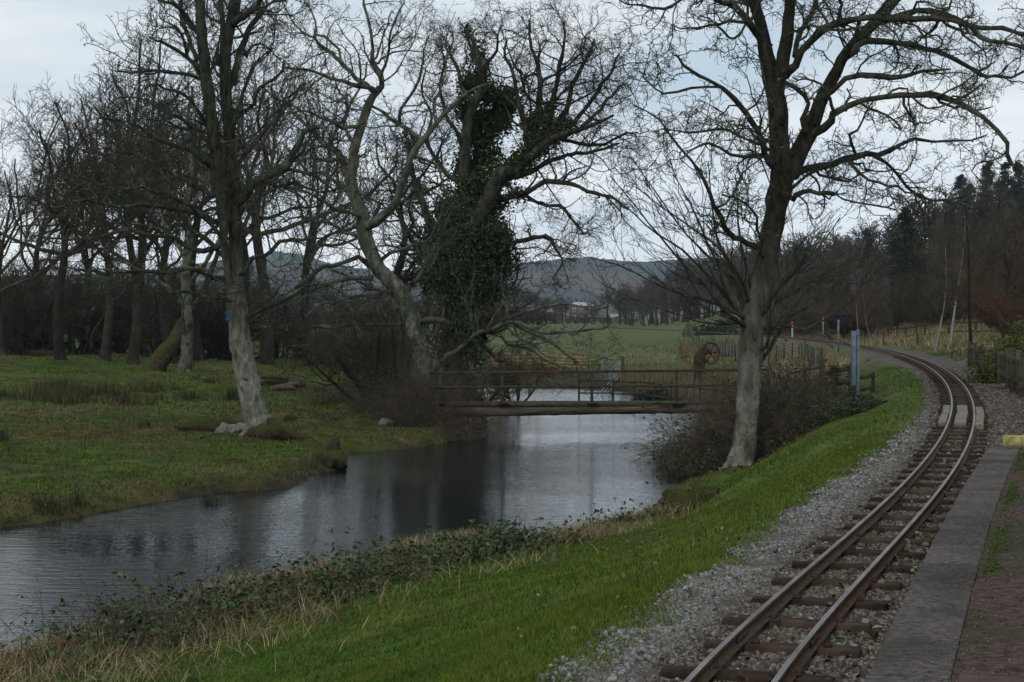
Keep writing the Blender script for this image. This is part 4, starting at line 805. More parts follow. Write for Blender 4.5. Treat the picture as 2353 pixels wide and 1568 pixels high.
T4 = [
 ([(1805, 175, 20), (1820, 150, 18), (1858, 100, 17), (1921, 59, 16), (1994, 41, 16), (2058, 34, 16), (2125, 36, 15), (2193, 50, 13), (2261, 82, 11), (2310, 102, 9), (2365, 110, 8)], -3),
 ([(1944, 127, 20), (1976, 107, 17), (2012, 93, 15), (2080, 95, 14), (2148, 118, 13), (2216, 145, 11), (2261, 172, 9), (2320, 165, 7), (2380, 160, 6)], 2.5),
 ([(2012, 50, 20), (2058, 38, 18), (2108, 28, 17), (2170, 40, 15), (2230, 62, 12), (2300, 60, 10), (2380, 95, 8)], 1),
 ([(1893, 222, 16), (1925, 197, 15), (1958, 181, 13), (2012, 174, 13), (2060, 177, 11), (2103, 177, 9), (2148, 168, 6), (2190, 160, 4)], -1.5),
 ([(1872, 306, 20), (1905, 280, 17), (1931, 263, 16), (1994, 240, 14), (2058, 222, 14), (2126, 213, 14), (2171, 217, 14), (2221, 245, 12), (2261, 277, 12), (2289, 317, 10), (2311, 363, 9), (2352, 392, 7)], -2.5),
 ([(1812, 412, 26), (1835, 395, 21), (1858, 386, 19), (1921, 372, 16), (1970, 360, 15), (2012, 356, 15), (2060, 340, 10), (2103, 322, 8), (2193, 313, 6), (2265, 312, 4)], 2),
 ([(2010, 360, 10), (2035, 382, 8), (2058, 403, 8), (2094, 432, 7), (2148, 460, 6), (2216, 452, 4)], 1.5),
 ([(2100, 438, 6), (2120, 490, 5), (2126, 530, 4), (2122, 565, 3)], .5),
 ([(1950, 372, 8), (1985, 410, 7), (2020, 426, 6), (2075, 425, 5), (2130, 440, 4)], -1.),
 ([(1808, 447, 14), (1840, 448, 12), (1880, 447, 11), (1912, 450, 9)], -1),
 ([(1905, 445, 4), (1960, 458, 4), (2015, 478, 4), (2060, 482, 3)], .5),
 ([(1785, 400, 10), (1770, 365, 16), (1759, 320, 15), (1742, 288, 14), (1722, 258, 13), (1681, 222, 11), (1640, 199, 10), (1604, 181, 8), (1559, 145, 5), (1548, 130, 3)], -2.5),
 ([(1650, 200, 6), (1615, 201, 6), (1581, 206, 6), (1545, 213, 6), (1520, 206, 4), (1495, 185, 4), (1482, 165, 3)], -1.),
 ([(1765, 345, 9), (1740, 338, 8), (1700, 325, 7), (1672, 312, 7), (1640, 298, 6), (1604, 293, 6), (1560, 292, 4), (1520, 300, 3)], 2.2),
 ([(1770, 366, 9), (1735, 355, 8), (1695, 352, 7), (1640, 340, 6), (1600, 342, 5), (1568, 363, 4)], -2.),
 ([(1754, 95, 20), (1735, 70, 20), (1717, 52, 18), (1695, 30, 16), (1672, 14, 14), (1645, -5, 12), (1600, -40, 8)], -2),
 ([(1740, 30, 16), (1715, 5, 16), (1690, -30, 12)], 2),
 ([(1713, 55, 6), (1695, 70, 6), (1677, 78, 5), (1650, 66, 5), (1631, 50, 4), (1610, 40, 3)], -.8),
 ([(1850, 300, 16), (1848, 262, 12), (1835, 225, 11), (1818, 195, 10), (1800, 180, 9)], -.4),
 ([(1900, 208, 8), (1935, 150, 8), (1955, 90, 9), (1970, 40, 8), (1990, 25, 5)], -1.2),
 ([(1826, 130, 12), (1850, 70, 12), (1880, 10, 11), (1900, -40, 9)], 1.2),
 ([(1650, -30, 7), (1590, -8, 6), (1560, 14, 7), (1535, 24, 8), (1500, 14, 6), (1470, 0, 4), (1430, -5, 3)], -2.),
 ([(1740, 568, 14), (1710, 556, 13), (1686, 539, 12), (1655, 500, 11), (1631, 462, 9), (1604, 408, 8), (1577, 363, 6), (1541, 317, 5), (1509, 272, 4), (1468, 238, 3)], -2),
 ([(1760, 600, 8), (1748, 540, 7), (1735, 490, 6), (1700, 455, 5), (1660, 448, 4)], -2.2),
]
T4low = [
 ([(1712, 745, 20), (1695, 740, 14), (1665, 715, 12), (1630, 665, 10), (1590, 620, 8), (1559, 590, 7), (1510, 535, 5), (1468, 480, 4), (1400, 405, 3)], -2),
 ([(1715, 740, 16), (1690, 715, 12), (1660, 670, 10), (1610, 615, 8), (1550, 560, 6), (1490, 520, 5), (1430, 470, 3), (1370, 420, 2.5)], -1),
 ([(1718, 735, 14), (1700, 690, 11), (1672, 635, 10), (1640, 600, 8), (1600, 560, 6), (1560, 520, 5), (1500, 430, 4), (1450, 360, 3)], 1.5),
 ([(1720, 735, 15), (1685, 718, 10), (1620, 690, 8), (1560, 672, 7), (1500, 650, 5), (1440, 618, 4), (1380, 600, 3), (1350, 592, 2)], -1.5),
 ([(1716, 742, 10), (1670, 742, 6), (1600, 735, 5), (1530, 712, 4), (1440, 680, 3), (1395, 660, 2)], 1),
 ([(1722, 720, 12), (1705, 670, 10), (1680, 620, 9), (1655, 560, 7), (1640, 500, 6), (1632, 430, 4), (1625, 370, 3)], .5),
 ([(1725, 715, 12), (1690, 650, 9), (1640, 590, 7), (1600, 500, 6), (1570, 440, 4), (1545, 400, 3)], 2),
 ([(1722, 700, 11), (1700, 640, 8), (1650, 570, 7), (1590, 520, 5), (1520, 475, 4), (1460, 430, 3)], -2.4),
 ([(1728, 690, 9), (1712, 620, 8), (1698, 540, 7), (1690, 460, 5), (1686, 400, 3)], 1.4),
 ([(1740, 735, 14), (1758, 720, 11), (1775, 690, 9), (1800, 650, 8), (1840, 610, 6), (1890, 560, 4), (1930, 500, 3)], -1.2),
 ([(1742, 738, 12), (1770, 705, 8), (1810, 680, 7), (1870, 640, 5), (1930, 610, 4), (1990, 592, 3)], 1.),
 ([(1740, 720, 10), (1755, 670, 8), (1775, 620, 6), (1790, 560, 5), (1800, 500, 4), (1810, 440, 3)], 1.8),
 ([(1738, 745, 14), (1765, 755, 8), (1800, 748, 6), (1850, 755, 5), (1900, 730, 4), (1960, 690, 3), (1975, 660, 2)], -.7),
 ([(1735, 800, 12), (1755, 800, 11), (1765, 770, 10), (1770, 720, 8), (1790, 660, 7), (1815, 600, 5), (1850, 545, 4)], -1.6),
 ([(1738, 830, 12), (1752, 830, 10), (1775, 780, 9), (1800, 740, 7), (1850, 705, 6), (1900, 660, 4), (1940, 640, 3)], .6)]
rg = R_(4)
t4, b4, st4 = big_tree('spreading_tree', 'big bare tree with pale lichened trunk and arching mossy limbs beside the track', 'tree', 40., T4trunk, T4, gnarly(.85, .4, 1.3), rg, M['bark_right'], M['bark_dark'], M['twig_lichen'], side=[(lv(.5, 2.2, ang=(50, 90), N=10, gn=.2, up=.05, rr=.22, rmax=.06), (.45, 1.))], sides=18)
# the long straight young shoots growing from its waist belong to the same tree
shoots = [lv(2.4, 1.9, ang=(18, 40), N=8, gn=.08, up=.05, rr=.5, rmin=.008), lv(3.6, .8, ang=(20, 45), N=5, gn=.12, up=.04, rr=.6, rmin=.006), lv(4.5, .38, ang=(20, 50), N=3, gn=.15, up=.03, rr=.7, rmin=.0045)]
for pts, dz in T4low:
    Q, w_ = limb_pts(pts, 40., dz, rg, .02, .3); cur = (Q[None] - b4, np.maximum(w_ * .78, .008)[None]); lev = []; c_ = cur
    for l_ in shoots: c_ = spawn(*c_, rng=rg, **l_); lev.append(c_)
    lb = mesh_levels('shoot', [cur, lev[0]], M['bark_dark'], t4, [7, 4]); mesh_levels('twigs', lev[1:], M['twig'], lb, [3, 3])
# --- the left tree on the meadow (T1)
T1trunk = [[(596, 1000, 64), (592, 975, 52), (578, 915, 53), (563, 850, 52), (555, 796, 50), (548, 728, 44), (542, 660, 38), (541, 600, 32), (541, 540, 30), (541, 490, 30), (538, 420, 28), (530, 340, 27), (524, 306, 26), (517, 170, 26), (520, 102, 24), (530, 34, 22), (537, 0, 20), (545, -80, 16), (548, -170, 9)],
 ([(536, 720, 26), (522, 640, 17), (514, 560, 18), (511, 490, 26), (503, 400, 30), (494, 340, 28), (489, 306, 27), (473, 170, 25), (462, 68, 24), (459, 0, 20), (452, -90, 14), (440, -160, 8)], -1.2)]
T1 = [([(528, 200, 16), (544, 153, 16), (558, 102, 15), (578, 68, 13), (600, 32, 11), (622, 10, 8), (656, 3, 6)], 2),
 ([(470, 160, 14), (456, 129, 13), (430, 98, 12), (423, 70, 10), (420, 30, 8), (428, -20, 6)], 1.5),
 ([(466, 90, 16), (449, 60, 15), (418, 25, 12), (395, 8, 8), (360, 0, 5)], -1.5),
 ([(480, 200, 12), (459, 160, 10), (430, 140, 9), (408, 126, 9), (374, 109, 7), (355, 95, 5), (340, 80, 4)], -1.8),
 ([(430, 130, 8), (415, 70, 5), (390, 48, 4), (368, 38, 3)], -1.5),
 ([(486, 210, 12), (442, 172, 9), (374, 166, 8), (323, 163, 7), (290, 166, 5), (265, 165, 4), (272, 143, 3)], -2.2),
 ([(530, 60, 16), (560, 40, 15), (590, 5, 12), (610, -30, 9)], -1.),
 ([(500, 150, 14), (530, 60, 13), (548, 20, 12), (560, -30, 9)], .8),
 ([(520, 180, 12), (515, 90, 12), (505, 30, 12), (500, -20, 10)], 1.6),
 ([(538, 470, 22), (560, 440, 19), (585, 418, 17), (629, 401, 17), (650, 380, 15), (666, 360, 14), (690, 325, 13), (710, 300, 12), (735, 290, 8), (760, 300, 6)], -2),
 ([(600, 415, 9), (640, 425, 8), (690, 420, 7), (740, 440, 5), (790, 430, 3)], -1.),
 ([(535, 400, 13), (570, 350, 11), (610, 300, 10), (640, 250, 8), (665, 215, 6), (700, 190, 4)], 2.2),
 ([(530, 330, 13), (560, 270, 11), (590, 220, 9), (620, 190, 7), (650, 140, 5)], -2.5),
 ([(522, 300, 10), (550, 240, 9), (575, 180, 8), (600, 130, 5), (640, 110, 3)], 2.6),
 ([(535, 600, 12), (520, 560, 11), (470, 500, 10), (400, 455, 9), (330, 430, 8), (260, 430, 6), (200, 410, 5), (150, 410, 3)], -2),
 ([(520, 640, 14), (490, 636, 13), (442, 620, 11), (390, 628, 10), (340, 626, 9), (290, 622, 8), (238, 622, 7), (170, 618, 5), (115, 620, 3)], -3),
 ([(515, 560, 14), (470, 575, 12), (410, 558, 11), (340, 540, 10), (270, 535, 8), (200, 545, 7), (130, 540, 5), (60, 545, 3)], 2),
 ([(505, 510, 14), (460, 490, 12), (400, 485, 11), (330, 470, 9), (260, 475, 8), (190, 460, 6), (120, 475, 4)], -2.6),
 ([(500, 450, 14), (450, 420, 12), (395, 395, 10), (330, 365, 9), (270, 350, 7), (215, 350, 5), (150, 330, 3)], 2.4),
 ([(498, 400, 13), (450, 355, 12), (400, 330, 10), (340, 310, 8), (290, 280, 6), (230, 270, 4)], -2.),
 ([(492, 350, 12), (455, 300, 11), (400, 265, 9), (350, 240, 7), (300, 235, 5), (260, 240, 3)], 2.4),
 ([(488, 300, 11), (450, 250, 9), (410, 215, 8), (370, 200, 6), (330, 205, 4)], -2.4),
 ([(540, 690, 10), (500, 688, 9), (450, 672, 8), (400, 668, 7), (360, 672, 5), (310, 655, 3)], -1.2),
 ([(528, 600, 12), (480, 560, 11), (430, 500, 9), (380, 400, 8), (350, 330, 6), (330, 280, 4)], 1.4),
 ([(545, 640, 12), (575, 600, 10), (610, 590, 9), (650, 560, 8), (690, 545, 6), (740, 550, 4)], -2.4),
 ([(545, 560, 12), (580, 520, 10), (620, 500, 9), (660, 470, 7), (700, 465, 5), (740, 470, 3)], 2.),
 ([(556, 735, 9), (600, 712, 9), (650, 690, 8), (690, 665, 8), (721, 630, 7), (740, 615, 5), (770, 612, 4)], -1.5),
 ([(560, 745, 6), (610, 725, 5), (650, 700, 5), (640, 735, 4), (620, 755, 3)], 1)]
big_tree('mature_tree', 'tall bare tree with whitish leaning trunk standing alone on the near edge of the meadow', 'tree', 48., T1trunk, T1, gnarly(1., .27, 1.05), R_(5), M['bark_left'], M['bark_dark'], M['twig_lichen'], side=[(lv(1.0, 3.2, ang=(50, 85), N=12, gn=.16, up=.05, rr=.25, rmax=.09), (.35, 1.))], sides=18)
r1_ = bpy.data.objects['mature_tree']; q_ = np.array(r1_.location)
mt = MB(); mt.tube([(-.35, -.15, -.1), (-.1, -.42, .12), (.3, -.42, .14), (.75, -.2, .1), (1.25, -.1, -.05)], [.1, .2, .22, .17, .06], 12, n=26, rough=.12); mt.tube([(.2, -.1, .45), (.5, -.15, .2), (.95, .1, .02), (1.4, .2, -.1)], [.12, .17, .13, .05], 10, n=18, rough=.12); mt.build('mossy_root', M['mosslog'], r1_, smooth=True)
# --- the forked lichen-white tree on the far bank end (T2)
T2trunk = [[(978, 935, 66), (972, 880, 54), (966, 840, 50), (953, 772, 44), (939, 704, 40), (912, 664, 38), (890, 640, 35), (871, 620, 34), (850, 575, 34), (837, 545, 34), (834, 510, 33), (826, 480, 30), (817, 459, 28), (806, 420, 27), (805, 400, 27), (813, 370, 24), (817, 340, 21), (830, 289, 19), (847, 238, 18), (862, 215, 16), (871, 204, 16)],
 ([(838, 520, 24), (856, 515, 22), (878, 498, 20), (898, 478, 18), (912, 456, 18), (920, 430, 17), (929, 401, 16), (946, 357, 15), (973, 320, 13), (1004, 282, 11), (1045, 238, 9), (1089, 211, 7), (1143, 190, 4)], -2.5)]
T2 = [([(868, 208, 15), (876, 190, 13), (881, 175, 12), (868, 155, 10), (858, 140, 10), (856, 110, 8), (850, 70, 7), (840, 30, 6), (838, -10, 4)], 1),
 ([(872, 185, 8), (890, 150, 7), (900, 110, 6), (905, 60, 5), (925, 20, 4), (940, -20, 3)], -2),
 ([(866, 210, 12), (845, 207, 11), (817, 201, 10), (790, 190, 9), (766, 180, 8), (730, 170, 7), (698, 163, 6), (650, 158, 4)], -2.5),
 ([(858, 212, 12), (830, 194, 12), (810, 170, 11), (793, 150, 10), (770, 128, 9), (749, 109, 8), (735, 85, 7), (728, 61, 6), (708, 20, 4), (690, -10, 3)], 2),
 ([(790, 148, 6), (760, 95, 6), (720, 80, 5), (680, 55, 4), (650, 20, 3)], 2),
 ([(828, 290, 10), (793, 289, 9), (759, 272, 8), (725, 262, 6), (698, 258, 5), (660, 262, 3)], -2),
 ([(815, 330, 10), (800, 305, 9), (790, 280, 8), (795, 240, 7), (775, 200, 5), (760, 170, 4)], 2.5),
 ([(806, 412, 20), (790, 380, 18), (776, 357, 17), (760, 340, 15), (742, 326, 14), (715, 299, 12), (690, 270, 8), (660, 240, 5)], 2),
 ([(780, 365, 9), (750, 370, 8), (700, 365, 7), (650, 375, 5), (610, 372, 3)], -1.5),
 ([(973, 322, 11), (945, 305, 10), (919, 287, 10), (895, 272, 9), (878, 262, 8), (857, 245, 6), (837, 228, 5)], 1.5),
 ([(919, 284, 8), (922, 262, 7), (930, 240, 7), (953, 204, 6), (966, 175, 6), (972, 150, 5), (973, 126, 4), (985, 85, 3)], -1.),
 ([(1004, 282, 7), (1000, 240, 6), (1020, 200, 5), (1030, 150, 4), (1050, 110, 3)], 1.5),
 ([(950, 355, 8), (975, 365, 7), (1000, 380, 6), (1015, 410, 5), (1040, 440, 4)], -2),
 ([(915, 450, 8), (905, 415, 7), (880, 390, 6), (870, 350, 5), (868, 310, 4)], -1),
 ([(898, 478, 7), (940, 445, 6), (970, 430, 5), (1000, 440, 4), (1030, 470, 3)], -2),
 ([(848, 612, 12), (830, 606, 11), (803, 605, 11), (770, 612, 10), (735, 621, 9), (705, 640, 8), (680, 657, 7), (650, 672, 6), (605, 690, 4)], -2),
 ([(855, 640, 11), (820, 640, 10), (786, 647, 9), (750, 655, 8), (715, 668, 7), (690, 690, 5), (660, 700, 3)], 1.5),
 ([(912, 674, 10), (880, 672, 9), (837, 677, 8), (786, 687, 7), (760, 700, 6), (735, 704, 5), (700, 730, 3)], -2),
 ([(930, 742, 10), (900, 746, 9), (871, 749, 8), (820, 743, 7), (780, 752, 6), (740, 755, 5), (690, 760, 3)], 1),
 ([(870, 600, 9), (900, 580, 8), (940, 575, 7), (970, 560, 6), (1000, 520, 5), (1010, 480, 3)], -2.),
 ([(936, 668, 12), (952, 640, 12), (969, 616, 11), (990, 585, 10), (1007, 558, 9), (1030, 500, 6), (1045, 460, 4)], -1.),
 ([(960, 742, 15), (985, 738, 14), (1010, 739, 13), (1035, 742, 12), (1050, 740, 10)], -1),
 ([(840, 560, 10), (815, 540, 9), (780, 530, 8), (740, 510, 7), (700, 500, 5), (650, 510, 4)], 2.),
 ([(833, 505, 10), (800, 480, 9), (760, 470, 7), (720, 440, 6), (680, 440, 4)], -2.4),
 ([(828, 490, 10), (790, 440, 9), (740, 400, 8), (700, 390, 6), (650, 330, 4)], 1.),
 ([(985, 880, 16), (1010, 845, 14), (1041, 810, 12), (1075, 783, 12), (1100, 766, 12), (1126, 755, 11), (1177, 742, 10), (1228, 750, 9), (1270, 765, 7), (1313, 762, 6), (1360, 755, 5), (1400, 740, 3)], -3.),
 ([(1126, 753, 9), (1150, 745, 8), (1200, 715, 7), (1260, 700, 6), (1320, 700, 5), (1370, 710, 4), (1400, 705, 3)], -2.),
 ([(1180, 745, 8), (1230, 775, 7), (1280, 800, 6), (1320, 830, 5), (1345, 860, 3)], -2.),
 ([(1140, 760, 7), (1170, 790, 7), (1210, 800, 6), (1250, 830, 5), (1300, 850, 4)], -1)]
big_tree('lichened_tree', 'forked bare tree with blotchy white bark leaning left over the end of the footbridge', 'tree', 60., T2trunk, T2, gnarly(1.2, .3, .85), R_(6), M['bark_fork'], M['bark_lichen'], M['twig_lichen'], sides=16)
# --- the big ivy-clad tree behind it (T3)
T3trunk = [[(1052, 905, 84), (1048, 850, 66), (1042, 800, 62), (1040, 740, 60), (1045, 680, 58), (1055, 620, 56), (1062, 560, 52), (1068, 500, 42), (1066, 425, 34), (1068, 340, 30), (1072, 289, 28), (1089, 238, 26), (1108, 200, 22), (1104, 160, 18), (1096, 119, 14), (1072, 68, 8)],
 ([(1058, 640, 44), (1075, 560, 40), (1095, 500, 34), (1104, 442, 30), (1100, 390, 26), (1099, 340, 24), (1098, 290, 20), (1125, 260, 18), (1160, 240, 14), (1175, 200, 9)], 2.),
 ([(1075, 560, 40), (1100, 500, 40), (1123, 459, 38), (1135, 430, 36), (1150, 401, 34), (1170, 392, 32), (1191, 384, 30), (1220, 360, 28), (1242, 340, 26), (1276, 316, 20), (1327, 299, 14), (1370, 285, 9), (1410, 265, 6)], -2)]
T3 = [([(1215, 362, 20), (1222, 320, 18), (1232, 270, 16), (1242, 204, 13), (1238, 160, 11), (1235, 136, 9), (1222, 90, 7), (1215, 50, 4)], 1.5),
 ([(1240, 340, 18), (1260, 290, 15), (1272, 240, 13), (1278, 200, 11), (1288, 140, 9), (1292, 90, 7), (1300, 50, 4)], -1.5),
 ([(1262, 325, 16), (1290, 270, 14), (1310, 220, 12), (1330, 170, 10), (1350, 130, 7), (1365, 90, 4)], 2),
 ([(1290, 310, 12), (1340, 255, 11), (1375, 210, 9), (1400, 170, 7), (1420, 130, 4)], -2.5),
 ([(1195, 385, 18), (1212, 330, 15), (1206, 280, 13), (1190, 230, 10), (1180, 180, 9), (1165, 130, 7), (1160, 90, 4)], -2),
 ([(1330, 298, 9), (1380, 250, 8), (1410, 215, 6), (1440, 190, 4)], 3),
 ([(1150, 412, 16), (1200, 402, 14), (1250, 380, 12), (1300, 360, 10), (1360, 350, 8), (1420, 330, 5)], 2.),
 ([(1280, 318, 10), (1330, 330, 9), (1380, 325, 7), (1430, 310, 5), (1470, 300, 3)], -2),
 ([(1150, 459, 16), (1180, 448, 14), (1208, 442, 13), (1252, 418, 12), (1290, 422, 11), (1327, 428, 9), (1370, 445, 8), (1409, 459, 6), (1440, 480, 3)], -3),
 ([(1200, 444, 9), (1240, 470, 8), (1290, 480, 7), (1320, 510, 6), (1340, 540, 4)], -1),
 ([(1130, 560, 14), (1170, 560, 13), (1220, 550, 10), (1250, 545, 9), (1280, 570, 7), (1290, 600, 5), (1270, 640, 3)], -2.),
 ([(1065, 430, 14), (1030, 400, 12), (1000, 360, 10), (985, 320, 9), (990, 270, 7), (970, 220, 5), (980, 160, 3)], 1.5),
 ([(1068, 340, 12), (1040, 300, 10), (1020, 260, 8), (1010, 200, 7), (1020, 140, 5), (1010, 90, 3)], -2),
 ([(1090, 240, 12), (1060, 200, 10), (1050, 150, 8), (1035, 110, 5), (1040, 70, 3)], 2),
 ([(1104, 170, 8), (1130, 130, 7), (1140, 90, 5), (1150, 60, 3)], -1.5),
 ([(1100, 150, 8), (1080, 100, 6), (1070, 55, 4)], 1),
 ([(1050, 640, 24), (1020, 580, 22), (990, 520, 20), (965, 450, 18), (950, 400, 14), (940, 350, 10), (925, 300, 6)], 2.5),
 ([(1045, 720, 22), (1010, 660, 20), (985, 600, 18), (950, 560, 14), (920, 500, 10), (900, 450, 7)], 3),
 ([(1038, 790, 24), (1075, 740, 24), (1100, 700, 22), (1110, 640, 18), (1140, 600, 14), (1170, 560, 8)], 2.5),
 ([(1105, 780, 26), (1095, 740, 22), (1085, 690, 18), (1100, 640, 13)], 3),
 ([(930, 790, 26), (912, 720, 24), (908, 650, 20), (925, 580, 16), (930, 520, 12), (915, 460, 8), (900, 420, 5)], 4)]
t3, b3, st3 = big_tree('ivy_clad_tree', 'huge dark tree thickly wrapped in ivy, just behind the forked white-barked tree', 'tree', 70., [(lambda a, k=.8: ([(x, y, w * (k if i > 4 else 1)) for i, (x, y, w) in enumerate(a[0])], a[1]) if isinstance(a, tuple) else [(x, y, w * k) for x, y, w in a])(t_) for t_ in T3trunk], T3, gnarly(1.35, .3, 1.1), R_(8), M['bark_dark'], M['bark_dark'], M['twig'], sides=16)
rg = R_(12)
def ivy(parent, b0, lumps, name='ivy'):
    P = []
    for (x, y, rx, ry, d, n) in lumps:
        c = PX(x, y, d); q = norm(rg.standard_normal((n, 3))) * (rg.random((n, 1)) ** .45); s_ = d / FP
        wob = 1 + .28 * np.sin(q[:, :1] * 5 + x) + .22 * np.sin(q[:, 2:] * 7 + y)
        P.append(c + q * wob * np.array([rx * s_, rx * s_, ry * s_]) + rg.normal(0, .16, (n, 3)))
    P = np.vstack(P) - b0; V, Fc = leaf_cards(P, rg.uniform(.06, .14, len(P)), rg, .15, .3, .9)
    mesh(name, V, Fc, M['leaf'], parent, col=colpick([(.016, .028, .012), (.028, .045, .016), (.04, .06, .02), (.05, .038, .018), (.07, .085, .03)], len(P), rg))
lump = [(1045, 520, 42, 60, 70, 5200), (1030, 610, 44, 70, 69, 5200), (1080, 590, 50, 80, 70, 6200), (1120, 530, 46, 50, 70, 3600), (1145, 560, 34, 55, 69, 2400), (1060, 690, 46, 60, 69.5, 4600), (1110, 660, 40, 50, 70, 3200), (1025, 480, 26, 40, 71, 1800), (1075, 455, 30, 36, 70, 2200),
 (1160, 235, 30, 34, 72, 2300), (1150, 275, 26, 30, 72, 1500), (1075, 195, 22, 24, 71, 1000), (1115, 215, 26, 26, 71, 1300), (1068, 250, 18, 28, 71, 900), (1085, 310, 22, 40, 71, 1500), (1066, 385, 20, 45, 70.5, 1500), (1102, 380, 16, 50, 71, 1300), (1100, 130, 9, 30, 71, 420), (1074, 72, 8, 12, 70.5, 160), (1150, 400, 24, 26, 69.5, 1100), (1195, 372, 30, 22, 69, 1300), (1235, 335, 30, 26, 69, 1200), (1265, 310, 28, 18, 69, 900), (1222, 290, 14, 40, 70, 800), (1255, 270, 16, 40, 69, 800), (1300, 290, 26, 14, 69, 600), (1050, 750, 40, 46, 69, 2200), (1122, 300, 20, 46, 71, 1200), (1126, 355, 20, 40, 71, 1000), (1088, 428, 36, 30, 70, 1500), (1090, 265, 24, 30, 71, 900), (1108, 170, 14, 26, 71, 500), (1140, 470, 30, 26, 70, 900), (1185, 445, 24, 12, 69, 450), (995, 545, 24, 40, 71, 1000), (985, 620, 20, 30, 70, 700), (1160, 610, 24, 34, 70, 800), (1085, 800, 22, 40, 69, 900), (1022, 800, 22, 40, 69, 900), (945, 330, 14, 16, 71, 350), (965, 440, 12, 30, 72, 450)]
ivy(t3, b3, lump)
vs = MB()
for Q, w_ in st3:
    for k in range(7):
        n_ = len(Q); i1 = rg.integers(n_ // 2, n_); th = rg.uniform(0, 6.28) + np.linspace(0, rg.uniform(-2, 2), i1) + .3 * np.sin(np.arange(i1) * .5); vs.tube(Q[:i1] + np.stack([np.cos(th), np.sin(th), 0 * th], 1) * (w_[:i1] * 1.02)[:, None] - b3, [.05, .02], 5, cap=False)
vs.build('ivy_stem', M['bark_dark'], t3, smooth=True)
